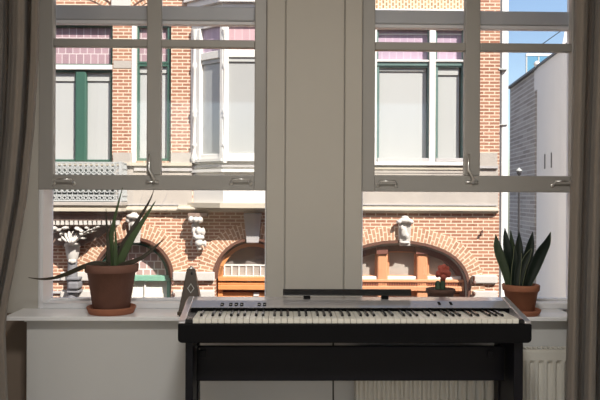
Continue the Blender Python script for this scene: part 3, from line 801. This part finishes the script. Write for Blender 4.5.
fb('leaf', 336, 291, 377, YBASE-3, .2, .3, 'red_wood', wc); fb('leaf', 387.5, 291, 416.5, YBASE-3, .2, .3, 'red_wood', wc); fb('leaf', 427.5, 291, 461, YBASE-3, .2, .3, 'red_wood', wc)
fb('rail', 427.5, 292.5, 461, 294, .19, .3, 'brown_wood', wc)

# ---------- stone bands and cornice
for a, b in ((172.5, 214.5), (60, 93), (292, 326)):
    fb('impost_block', a, 272, b, 281, -.09, .02, 'stone_white', HF, .02); fb('impost_block', a, 290.5, b, 298, -.06, .02, 'stone_white', HF, .02)
fb('impost_block', 472.5, 275.5, 498, 283.5, -.09, .02, 'stone_white', HF, .02); fb('impost_block', 473, 291, 498, 298.5, -.06, .02, 'stone_white', HF, .02)
fb('plinth', -150, 330, 96, YBASE, -.05, .02, 'stone_grey'); fb('plinth', 172, 330, 215, YBASE, -.05, .02, 'stone_grey'); fb('plinth', 291, 330, 327, YBASE, -.05, .02, 'stone_grey'); fb('plinth', 470, 330, 499, YBASE, -.05, .02, 'stone_grey')
fb('kick_panel', 16, 163, 114, 204, -.045, .02, 'dark_panel'); fb('stone_band', 114, 163.5, 192, 207, -.04, .02, 'stone', HF); fb('stone_band', 318, 163.5, 498.5, 207.5, -.04, .02, 'stone')
def cornice(name, x0, x1, y, prot, m='stone_cream'):
    bm = bmesh.new()
    cz = L((x0+x1)/2, y)[1]; k = D/F
    p = [(0.02, 3.2), (-prot*.55, 3.2), (-prot*.55, 1.9), (-prot*.75, 1.4), (-prot, .6), (-prot, -.9), (-prot*.8, -1.2), (-prot*.6, -2.4), (-prot*.5, -3.2), (.02, -3.2)]
    prism_x(bm, [(yy, cz+zz*k) for yy, zz in p], L(x0, y)[0], L(x1, y)[0]); return link(name, bm, m, HF)
cornice('cornice', -150, 179, 208.6, .12); cornice('cornice', 179, 330, 208.6, .16); cornice('cornice', 330, 497, 209.6, .12)
fb('cornice_line', -150, 203.6, 179, 204.6, -.08, .02, 'stone_grey'); fb('cornice_line', 330, 204.2, 497, 205.4, -.08, .02, 'stone_grey')
# keystones
def keystone(pcx, y0, y1, wt, wb_, prot, m):
    bm = bmesh.new()
    a = [L(pcx-wt, y0, -prot), L(pcx+wt, y0, -prot), L(pcx+wb_, y1, -prot*.6), L(pcx-wb_, y1, -prot*.6)]
    f = [bm.verts.new((x, -prot if i < 2 else -prot*.6, z)) for i, (x, z) in enumerate(a)]; b = [bm.verts.new((v.co.x, .02, v.co.z)) for v in f]
    bm.faces.new(f); bm.faces.new(b[::-1])
    for i in range(4): bm.faces.new((f[i], b[i], b[(i+1) % 4], f[(i+1) % 4]))
    return link('keystone', bm, m, HF, bevel=.012)
keystone(134.5, 218, 243, 6.5, 5.0, .14, 'stone_white'); keystone(252.5, 213, 243, 9, 6, .14, 'stone_grey'); keystone(405, 222, 246, 6.2, 5.2, .13, 'stone_white')
def carved(name, blobs, m, parent=HF, vox=.014):
    """carved stone: blobs (px, py, rx px, ry px, local y, depth m) fused into one surface"""
    bm = bmesh.new()
    for px_, py_, rx_, ry_, yy, dd_, *an in blobs:
        x, z = L(px_, py_, yy); k = (D+yy)/F
        mtx = Matrix.Translation((x, yy, z)) @ Matrix.Rotation(R(an[0] if an else 0), 4, 'Y') @ Matrix.Diagonal((rx_*k, dd_, ry_*k, 1))
        bmesh.ops.create_icosphere(bm, subdivisions=2, radius=1, matrix=mtx)
    o = link(name, bm, m, parent, smooth=True)
    md = o.modifiers.new('join', 'REMESH'); md.mode = 'VOXEL'; md.voxel_size = vox; md.use_smooth_shade = True
    return o
carved('keystone_ornament', [(405, 220.5, 8, 2.6, -.13, .08), (399, 222, 3, 2.2, -.13, .08), (411, 222, 3, 2.2, -.13, .08), (405, 217.5, 4, 2, -.12, .06), (404, 232, 3.4, 5.5, -.13, .03), (407, 236, 2, 3, -.14, .03), (402, 228, 2, 3, -.13, .04), (405, 242.5, 5.4, 1.6, -.1, .05)], 'stone_white')
carved('keystone_ornament', [(131, 216.5, 5, 2.6, -.15, .08), (137.5, 217.5, 4, 2.6, -.15, .08), (134, 214.5, 4, 2.4, -.13, .07), (128, 220, 2.6, 3, -.13, .06), (140.5, 220.5, 2.4, 3, -.13, .06), (134, 225, 3.4, 4, -.14, .05), (134.5, 233, 2.6, 4, -.13, .04)], 'stone_white')
# head corbel between the arches
fb('corbel_back', 188, 213, 207, 216.5, -.20, .02, 'stone_brown')
carved('corbel', [(191, 219.5, 3, 3.6, -.22, .1), (195.5, 219.8, 3.4, 3.4, -.24, .1), (200, 220, 3.2, 3.6, -.22, .1), (195.5, 226, 4.5, 4, -.12, .08),
                  (194, 231, 2.6, 4.5, -.17, .08), (198.5, 231, 3.2, 4.5, -.2, .09), (203, 232, 2.4, 4.5, -.17, .08), (198.5, 237.5, 6.4, 3, -.19, .1), (195, 236, 2.2, 3, -.2, .1),
                  (199, 243, 4.4, 4, -.2, .09), (191.5, 243, 1.2, 3.4, -.12, .05), (205, 243.5, 1.8, 3.6, -.15, .06), (199, 248.3, 2.6, 2.4, -.15, .07)], 'stone_white', vox=.012)
carved('arch_bracket', [(473.8, 278, 1.3, 2.6, -.12, .06), (474, 283, 2, 2.6, -.12, .06), (474, 294, 1.6, 2.6, -.1, .05)], 'molding')
carved('arch_bracket', [(172.6, 283.5, 1.6, 2.2, -.12, .06), (174, 295, 1.2, 2.2, -.1, .05)], 'molding')
carved('wall_anchor', [(482.3, 231.5, .9, 2, -.03, .03), (481, 234.3, 1.6, 1.6, -.04, .04)], 'molding')

# ---------- upper windows
def win(x0, y0, x1, y1, yf=.10):
    return thing('window', parent=HF)
# window 1: wide green with two lights under a leaded transom
u = win(0, 0, 0, 0)
frame('frame', 18, 25, 112.6, 65.5, 1.8, .08, .20, 'green', u)
fb('leaded_pane', 19, 27, 111, 64, .15, .17, 'pink_glass', u)
fb('glazing_bar', 19, 45, 111, 46.4, .13, .16, 'white', u)
fb('transom_rail', 18, 64.6, 113, 69.4, .02, .2, 'white', u, .01)
frame('frame', 18, 69.6, 112.8, 162, 2.6, .08, .20, 'green', u)
fb('mullion', 74.8, 70, 86.2, 162, .06, .2, 'green', u, .03)
fb('pane', 20, 72, 75, 160, .16, .18, 'pane_blind', u); fb('pane', 86, 72, 110.5, 160, .16, .18, 'pane_blind', u)
fb('blind_cassette', 20, 72.4, 75, 81, .13, .16, 'blind_top', u); fb('blind_cassette', 86.4, 72.4, 110.5, 81, .13, .16, 'blind_top', u)
# window 2: narrow green beside the brick strip
u = win(0, 0, 0, 0)
fb('white_jamb', 131.6, 24, 136, 162.5, -.01, .1, 'white', u)
frame('frame', 136, 24.5, 170.6, 64.5, 3, .08, .20, 'green', u)
fb('leaded_pane', 138, 27, 168, 62, .15, .17, 'pink_glass', u)
frame('frame', 136, 63, 170.6, 161.5, 3.2, .08, .20, 'green', u)
fb('pane', 138.6, 66, 168, 159, .16, .18, 'pane_blind', u); fb('blind_cassette', 139, 66.2, 167.5, 73, .13, .16, 'blind_top', u)
for a, b in ((113, 131.5), (170.8, 191)): fb('sill_stone', a, 152.5, b, 163, -.07, .02, 'stone')
fb('sill_stone', 18, 162.2, 192, 165.5, -.10, .02, 'stone_cream'); fb('sill_stone', 134, 168, 192, 171, -.07, .02, 'stone_grey')
fb('stone_course', 113.5, 60.5, 131.2, 68, -.012, .02, 'stone')
# relieving arches near the top
ra = [(70-44*math.cos(R(a)), 26-30*math.sin(R(a))) for a in range(20, 161, 7)]
ring('brick_arch', ra, offset(ra, 16), -.02, .02, 'brick_arch')
ring('arch_moulding', offset(ra, 6.6), offset(ra, 7.8), -.035, -.0, 'molding')
rb2 = [(170-42*math.cos(R(a)), 26-28*math.sin(R(a))) for a in range(20, 161, 7)]
ring('brick_arch', rb2, offset(rb2, 16), -.02, .02, 'brick_arch'); ring('arch_moulding', offset(rb2, 4), offset(rb2, 5.2), -.035, -.0, 'molding')
fb('keystone', 111, -18, 130.5, 7, -.07, .02, 'stone_white', HF, .015)
# right pair of windows in a white surround
def right_win(x0, x1, ga, gb, green):
    u = win(0, 0, 0, 0)
    frame('frame', x0, 27.5, x1, 62, 1.6, .05, .18, green, u)
    fb('leaded_pane', x0+1.4, 29, x1-1.4, 60, .13, .15, 'mauve_bright', u)
    fb('glazing_bar', x0+2, 33.6, x1-2, 34.8, .11, .14, 'white', u)
    fb('beaded_rail', x0, 59.6, x1, 61.8, 0, .18, 'white', u, .01)
    fb('rail', x0, 61.8, x1, 65.6, .03, .18, green, u)
    frame('frame', x0, 65, x1, 161, 2.2, .05, .18, green, u)
    fb('pane', ga, 66.5, gb, 158.5, .13, .15, 'pane_blind', u)
    fb('blind_cassette', ga, 66.8, gb, 71.2 if x0 < 400 else 75, .10, .13, 'blind_top', u)
    fb('weather_bar', x0+.5, 158, x1-.5, 162, -.02, .1, 'stone_grey', u, .01)
right_win(376.8, 429.6, 379.2, 426, 'green_grey'); right_win(435.6, 464, 438, 459, 'green_grey')
for a, b in ((372, 376.8), (429.6, 435.6), (464, 466.5)): fb('white_jamb', a, 11, b, 162, -.02, .18, 'white')
fb('white_lintel', 372, 9, 466.5, 12, -.05, .1, 'white'); fb('white_lintel', 372, 12, 466.5, 28, -.01, .12, 'white')
fb('sill_stone', 371, 162, 467, 165.5, -.10, .02, 'white', HF, .01); fb('sill_stone', 371, 167, 467, 169.5, -.06, .02, 'stone_cream'); fb('sill_stone', 371, 171.5, 467, 173, -.05, .02, 'stone')
fb('stone_course', 480, 152.5, 497.5, 166, -.06, .02, 'stone'); fb('sill_stone', 466, 166, 498.5, 168.2, -.09, .02, 'stone_grey')
# patterned brick frieze over the right windows
fr = [(372, 9), (466, 9)]
ring('brick_frieze', [(372, 9), (466, 9)], [(372, -14), (466, -14)], -.02, .02, 'brick_frieze')

# ---------- white canted bay
bay = thing('bay_window', parent=HF)
BY = -.50
zb_t, zb_b = L(255, -70, BY)[1], L(255, 205.5, BY)[1]
xa, xb_ = L(191, 150, 0)[0], L(222.5, 150, BY)[0]
xd = L(330, 150, 0)[0]; xc2 = L(298, 150, BY)[0]
plan = [(xa, 0.02), (xa, 0), (xb_, BY), (xc2, BY), (xd, 0), (xd, .02)]
def bay_slab(name, z0, z1, grow, m):
    bm = bmesh.new()
    pl = [(xa-grow, .02), (xa-grow, -grow*.4), (xb_-grow*.5, BY-grow), (xc2+grow*.5, BY-grow), (xd+grow, -grow*.4), (xd+grow, .02)]
    a = [bm.verts.new((x, y, z0)) for x, y in pl]; b = [bm.verts.new((x, y, z1)) for x, y in pl]
    bm.faces.new(a[::-1]); bm.faces.new(b)
    for i in range(len(pl)): j = (i+1) % len(pl); bm.faces.new((a[i], a[j], b[j], b[i]))
    return link(name, bm, m, bay)
zL = lambda py: L(240, py, BY)[1]
bay_slab('panel', zb_b, zL(163), -.03, 'white')
bay_slab('sill', zL(161.2), zL(158.4), .05, 'white'); bay_slab('moulding', zL(167), zL(165), .02, 'stone_grey'); bay_slab('moulding', zL(172), zL(169), .03, 'white')
bay_slab('moulding', zL(208), zL(203), .07, 'stone_cream')
bay_slab('cornice', zL(-4), zL(-10), .14, 'white'); bay_slab('cornice', zL(2.5), zL(-4), .08, 'white'); bay_slab('parapet', zL(-10), zL(-60), -.02, 'white')
bay_slab('head', zL(24.5), zL(2.5), 0, 'white')
# glazing of the three sides
def side(p, q, posts, grey):
    """p,q plan points; build posts, rails and panes on the side between them"""
    p, q = Vector((*p, 0)), Vector((*q, 0)); t = (q-p); ln = t.length; t.normalize()
    ang = math.atan2(t.y, t.x)
    def sb(name, s0, s1, z0, z1, d0, d1, m, bevel=0):
        o = bx(name, s0, s1, d0, d1, z0, z1, m, bay, bevel); o.location = p; o.rotation_euler.z = ang; return o
    for a, b in posts: 
        sb('post', a*ln, b*ln, zL(163), zL(24.5), -.02, .12, 'white', .012)
    for (a, b), (c, d) in zip(posts, posts[1:]):
        s0, s1 = b*ln, c*ln
        sb('rail', s0, s1, zL(57.2), zL(49.5), .0, .1, 'white', .01)
        sb('leaded_pane', s0, s1, zL(49.5), zL(24.5), .06, .08, 'pink_bright' if grey else 'mauve_bright')
        sb('pane', s0, s1, zL(157), zL(57.2), .06, .08, 'pane_grey')
        sb('blind_cassette', s0, s1, zL(61.2), zL(57.2), .03, .07, 'blind_top')
        sb('rail', s0, s1, zL(163), zL(153.5), .0, .1, 'white', .01)
side(plan[1], plan[2], [(0, .30), (.92, 1.02)], False)
side(plan[2], plan[3], [(0, .075), (.46, .54), (.925, 1)], True)
side(plan[3], plan[4], [(-.02, .08), (.7, 1)], False)
bx('back', xa+.1, xd-.1, -.03, .0, zb_b, zb_t, 'stone_brown', bay)
# turned colonnettes on the bay posts
for px_, yy, r_ in ((194.8, -.06, .07), (224.6, BY-.01, .05)):
    x, _ = L(px_, 150, yy); 
    bm = bmesh.new(); z = lambda py: L(px_, py, yy)[1]
    lathe(bm, [(r_*.9, z(163)), (r_*1.2, z(158)), (r_*.8, z(154)), (r_*.62, z(150)), (r_*.62, z(147)), (r_, z(145)), (r_*.62, z(143.5)), (r_*.66, z(118)), (r_, z(116)), (r_*.7, z(114)), (r_*1.1, z(111.5)), (r_*.75, z(109)), (r_*.6, z(70)), (r_, z(66)), (r_*.6, z(62)), (r_*.6, z(40)), (r_*1.1, z(30))], 20, (x, yy, 0))
    link('colonnette', bm, 'white', bay, True)

# ---------- left balcony
bal = thing('balcony', parent=HF)
BL = -.55
bx0 = L(-20, 200, BL)[0]; bx1 = L(120.5, 205, BL)[0]
zl = lambda py: L(85, py, BL)[1]
def bslab(name, y0, y1, ins, m): 
    return bx(name, bx0+ins, bx1-ins, BL+ins, .01, zl(y1), zl(y0), m, bal, .008)
bslab('slab', 202, 205.5, -.02, 'stone'); bslab('slab', 205.5, 208, .02, 'stone_cream'); bslab('slab', 208, 211.5, 0, 'stone_cream'); bslab('slab', 211.5, 214, .07, 'stone_brown')
bslab('soffit', 214, 221, .14, 'stone_brown')
# dentils
for k in range(20):
    x, z = L(30+k*4.6, 222.3, BL+.14)
    bx('dentil', x-.028, x+.028, BL+.14, BL+.22, z-.045, z+.03, 'stone_white', bal)
bslab('frieze', 224, 227, .2, 'stone_brown')
# scrolled bracket under the balcony
pf = [(0, 227), (0, 246)]
bm = bmesh.new()
zz = lambda py: L(85, py, -.1)[1]
xq0, xq1 = L(44, 235)[0], L(99, 235)[0]
prof = [(L(14, 227)[0], zz(227)), (L(119, 222)[0], zz(222)), (L(108, 232)[0], zz(232)), (L(97, 240)[0], zz(240)), (L(84, 245.5)[0], zz(245.5)), (L(60, 245.5)[0], zz(245.5)), (L(48, 240)[0], zz(240)), (L(36, 232)[0], zz(232))]
prism_y(bm, prof, -.16, .01); link('bracket', bm, 'stone_brown', bal)
fan = [(72+8*math.sin(R(q)), 245-8.2*math.cos(R(q)), 1.5, 6.4, -.34, .10, q) for q in (-50, -31, -13, 6, 24, 43)]
fan += [(72+4*math.sin(R(q)), 244.5-4*math.cos(R(q)), 1.2, 3.4, -.40, .07, q) for q in (-40, -15, 12, 38)]
fan += [(72, 243.6, 7.5, 1.8, -.28, .14), (62.3, 233.5, 2.6, 1.6, -.36, .14, -35), (82, 233.8, 2.6, 1.4, -.36, .14, 35), (66, 227.8, 3.2, 1.8, -.36, .2), (60.5, 230, 1.8, 2.0, -.36, .2, 30), (55.5, 228.2, 2.6, 2.0, -.36, .2, 40), (54, 231.6, 1.6, 1.6, -.34, .18), (78.5, 228.6, 3.2, 1.5, -.36, .2, 35), (82.6, 231, 2, 1.0, -.34, .18, 35), (61, 239.5, 1.6, 2.4, -.32, .14, -50), (83.5, 238, 2.4, 1.2, -.32, .14, 10)]
carved('capital_leaves', fan, 'stone_white', bal, .009)
carved('leaf_scroll', [(86.5, 232, 2.2, .9, -.33, .17, -30), (89.5, 230.2, 2.2, .9, -.33, .17, -20), (92.5, 229.3, 2, .9, -.33, .17, -10), (95.5, 228, 2.2, .9, -.33, .17, -30), (98.5, 226.8, 2, 1.0, -.33, .17, -15), (87.5, 227.6, 2.0, 1.2, -.33, .17, 20), (84.6, 234, 1.6, .9, -.33, .17, -40), (90, 232.4, 1.2, .7, -.33, .17, 30), (94, 231, 1.2, .7, -.33, .17, 30)], 'stone_white', bal, .008)
# column carrying the bracket
colm = thing('column', parent=HF); cx_, _ = L(72.5, 260, -.14); k = D/F
zc2 = lambda py: L(72.5, py, -.14)[1]
bm = bmesh.new(); lathe(bm, [(8*k, zc2(243.5)), (8*k, zc2(246.5)), (6.8*k, zc2(247.5)), (6.6*k, zc2(252)), (5.4*k, zc2(258)), (4.6*k, zc2(260))], 28, (cx_, -.14, 0)); link('capital', bm, 'stone_white', colm, True)
bm = bmesh.new(); lathe(bm, [(4.6*k, zc2(260)), (4.9*k, zc2(262)), (4.6*k, zc2(264)), (5.1*k, zc2(277)), (5.1*k, ZG+.4), (7*k, ZG+.3), (7*k, ZG)], 28, (cx_, -.14, 0)); link('shaft', bm, 'stone_blue', colm, True)
carved('rosette', [(72.3, 261.5, 2.4, 2.4, -.24, .03), (69.5, 261, 1.4, 2, -.23, .03), (75, 261, 1.4, 2, -.23, .03)], 'stone_white', colm, .012)
fb('shaft_band', 66.4, 277.5, 79, 280, -.28, .0, 'stone_blue', colm, .01); fb('shaft_band', 67.4, 282, 78, 289.5, -.30, .0, 'stone_blue', colm, .03); fb('shaft_band', 66.4, 291, 79, 293, -.28, .0, 'stone_blue', colm, .01)
fb('wall_band', -150, 276.5, 95, 280, -.05, .02, 'stone_grey'); fb('wall_band', -150, 290.8, 95, 293, -.05, .02, 'stone_grey')
# cast iron railing
rl = BL+.03
bm = bmesh.new()
xx0, xx1 = L(-18, 180, rl)[0], L(120.5, 180, rl)[0]
zr = lambda py: L(85, py, rl)[1]
def bar(bm, x0, x1, z, r=.014): box(bm, x0, x1, rl-r, rl+r, z-r, z+r)
k = (D+rl)/F
for py_ in (162.4, 168, 200.6, 195.2): bar(bm, xx0, xx1, zr(py_), .011)
npx = 5.2
n_ = int((120.5+18)/npx)
for i in range(n_+1):
    xc = xx0+(xx1-xx0)*i/n_
    box(bm, xc-.005, xc+.005, rl-.005, rl+.005, zr(201), zr(162))
    if i < n_:
        xm_ = xc+(xx1-xx0)/n_/2
        for py_, rr_ in ((165.2, 2.1), (170.4, 1.9), (175, 2.1), (180, 2.1), (185, 2.1), (190.2, 2.1), (197.8, 1.7)):
            c = Vector((xm_, rl, zr(py_))); pts = [c+Vector((math.cos(a)*rr_*k, 0, math.sin(a)*rr_*k)) for a in [2*math.pi*q/10 for q in range(11)]]
            tube(bm, pts, .010, 5, False)
link('railing', bm, 'iron', bal)
bm = bmesh.new()
for py_ in (162.4, 168, 195.2, 200.6): box(bm, xx1-.012, xx1+.012, rl, 0, zr(py_)-.012, zr(py_)+.012)
for i in range(6):
    y = rl+(0-rl)*i/6; box(bm, xx1-.01, xx1+.01, y-.01, y+.01, zr(201), zr(162))
link('side_railing', bm, 'iron', bal)
fb('railing_post', 118.5, 161.5, 121.8, 201.5, rl-.03, rl+.03, 'iron', bal)
# white corner board with pipe
fb('corner_board', 499.2, -60, 500.4, 420, .05, .25, 'coping')
x0_, x1_2 = L(500.4, 150, .1)[0], L(507.6, 150, .1)[0]
bx('corner_pipe', x0_, x1_2, .05, .30, ZG, 7.2, 'pipe', HF, .03)
fb('pipe_clamp', 499, 68.2, 507.6, 69.6, -.02, .3, 'iron'); fb('pipe_clamp', 499.5, 124, 507.8, 125, .02, .3, 'iron')

# ------------------------------------------------------------------ neighbour across the side street
def C(xc, d, z): 
    p = CAM+A0*d+R0*xc; return Vector((p.x, p.y, z))
def cx2(px, d): return (px-PX)/F*d
pn, pm, pf_ = (cx2(592, 15.4), 15.4), (cx2(536, 20.0), 20.0), (cx2(508, 24.07), 24.07)
ztop = CAM.z+131.5/F*20.0
org = C(*pn, 0); far = C(*pf_, 0)
dirv = (far-org); LN = dirv.length; ang = math.atan2(dirv.y, dirv.x)-math.pi/2
NB = thing('corner_building', 'low grey plaster and dark brick building with glass roof terrace beyond the corner', 'building', org, ang)
# local: y along the wall away from us, x into the building (positive right), wall face at x=0
def along(px):
    lo_, hi_ = 0, LN*1.6
    for _ in range(50):
        mid = (lo_+hi_)/2; p = org+dirv.normalized()*mid; d = (p-CAM).dot(A0); x = (p-CAM).dot(R0)
        if PX+x/d*F > px: lo_ = mid
        else: hi_ = mid
    return lo_
ym = along(536.5); yr = along(533)
bx('plaster_wall', 0, 4, -.2, ym, ZG, ztop, 'grey_plaster', NB)
bx('brick_wall', .05, 4, yr, LN, ZG, ztop, 'dark_brick', NB)
bx('wall_reveal', .22, 4, ym, yr, ZG, ztop-.01, 'grey_reveal', NB)
bx('reveal_head', .02, 4, ym, yr, CAM.z+110/F*20, ztop-.005, 'grey_plaster', NB)
bx('coping', -.05, 4, -.2, LN+.05, ztop, ztop+.06, 'coping', NB)
for pa in (544.8, 551.4):
    a = along(pa+.45); b = along(pa-.45); d = 18.9
    bx('slot', -.012, .02, a, b, CAM.z+(197-167)/F*d, CAM.z+(197-152)/F*d, 'slot', NB)
# roof terrace glass
za, zb_ = ztop+.06, CAM.z+146/F*21.3
g0, g1 = along(535.5), along(524.5)
tr = thing('terrace_railing', parent=NB)
dg_ = 21.5
pa_, pb_ = C(cx2(525.3, dg_), dg_, 0), C(cx2(551, dg_), dg_, 0); zg_ = CAM.z+142.5/F*dg_
def NBc(o):
    bpy.context.view_layer.update(); o.parent = tr; o.matrix_parent_inverse = Matrix.LocRotScale(NB.location, NB.rotation_euler, None).inverted(); return o
xm2 = (pa_.x+pb_.x)/2
NBc(bx('glass_panel', pa_.x, xm2-.02, pa_.y, pa_.y+.02, za, zg_, 'balu_glass')); NBc(bx('glass_panel', xm2+.02, pb_.x+.5, pa_.y, pa_.y+.02, za, zg_, 'balu_glass'))
NBc(bx('hand_rail', pa_.x, pb_.x+.5, pa_.y-.03, pa_.y+.05, zg_-.01, zg_+.06, 'white'))
for q_ in (pa_.x, xm2-.02, pb_.x+.46): NBc(bx('rail_post', q_, q_+.04, pa_.y-.01, pa_.y+.03, za, zg_, 'iron'))
bm = bmesh.new(); ball(bm, (-.02, along(537), ztop+.10), .09, .09, .10); link('roof_lamp', bm, 'white', NB, True)

# street lamp
dl = 16.5; sx = cx2(519, dl); lp = C(sx, dl, ZG)
SL = thing('street_lamp', 'slim dark street lamp post in front of the dark brick wall', 'street lamp', lp)
zt_ = CAM.z+(197-174)/F*dl-ZG
bm = bmesh.new(); lathe(bm, [(0, 0), (.11, 0), (.11, .3), (.06, .5), (.035, .9), (.022, zt_)], 16); link('post', bm, 'wire', SL, True)
bm = bmesh.new(); lathe(bm, [(.02, zt_-.01), (.045, zt_+.02), (.07, zt_+.10), (.03, zt_+.12), (0, zt_+.125)], 12); link('lantern', bm, 'wire', SL, True)
bm = bmesh.new(); lathe(bm, [(.072, zt_+.10), (.05, zt_+.135), (.012, zt_+.165), (0, zt_+.18)], 12); link('lantern_cap', bm, 'iron', SL, True)
# pale block in place of a sunlit reveal at the right, and overhead wire
GB = thing('reveal_block', 'pale grey block standing in for a sunlit window reveal at the right', 'building', C(cx2(585, 30), 30, ZG), -TH-.42)
bm = bmesh.new(); k30 = 30/F
gp = [(-24*k30, 0), (40*k30, 0), (40*k30, CAM.z-ZG+(197-20)*k30), (-18.5*k30, CAM.z-ZG+(197-20)*k30), (-21*k30, CAM.z-ZG+(197-36)*k30), (-24*k30, CAM.z-ZG+(197-50)*k30)]
prism_y(bm, gp, 0, 6); link('pale_block', bm, 'grey_plaster', GB)
bm = bmesh.new()
tube(bm, [C(cx2(px_, d_), d_, CAM.z+(197-py_)/F*d_) for px_, py_, d_ in ((530, 51, 24), (545, 40.5, 23.5), (561, 29, 23), (600, 2, 22))], .014, 6)
tag(link('street_wire', bm, 'wire', smooth=True), 'thin dark wire crossing the sky above the grey building', 'wire')
# street
struct(bx('street_ground', -30, 30, 3.9, 60, ZG-.3, ZG, 'paving'))

# the rest of the house we stand in and its neighbours on this side of the street
struct(bx('wall_upper_storey', XL-.2, XR+.2, YB-.2, YO, ZC+.2, 6.6, 'brick'))  # unseen storeys and terraces, added to block sky light from the facade
struct(bx('wall_ground_storey', XL-.2, XR+.2, YB-.2, YO, ZG, -.2, 'brick'))
struct(bx('wall_terrace_left', -22, XL-.21, YB-.2, YO, ZG, 6.6, 'brick'))
struct(bx('wall_terrace_right', XR+.21, 22, YB-.2, YO, ZG, 6.6, 'brick'))
# ------------------------------------------------------------------ light and sky
wd = bpy.data.worlds.new('sky'); S.world = wd; wd.use_nodes = True
nt = wd.node_tree; bg = nt.nodes['Background']
sk = nt.nodes.new('ShaderNodeTexSky'); sk.sky_type = 'NISHITA'; sk.sun_disc = False
sk.sun_elevation = R(41); sk.sun_rotation = R(215); sk.air_density = 1.0; sk.dust_density = 1.2; sk.ozone_density = 1.2
nt.links.new(sk.outputs[0], bg.inputs[0]); bg.inputs[1].default_value = .175
sd = Vector((-.72, 1, -1.12)).normalized()
sd = (R0*sd.x + A0*sd.y + U0*sd.z)
su = bpy.data.lights.new('sun', 'SUN'); su.energy = 9.8; su.angle = R(.6); su.color = (1, .93, .83)
so = bpy.data.objects.new('sun', su); COL.objects.link(so); so.rotation_euler = sd.to_track_quat('-Z', 'Y').to_euler(); so.location = (3, -6, 9)

vs = S.view_settings; vs.view_transform = 'Standard'; vs.look = 'None'; vs.gamma = 1; vs.exposure = 0.0; vs.use_curve_mapping = False
S.cycles.use_denoising = True
S.cycles.max_bounces = 10; S.cycles.diffuse_bounces = 5; S.cycles.glossy_bounces = 4; S.cycles.transparent_max_bounces = 16
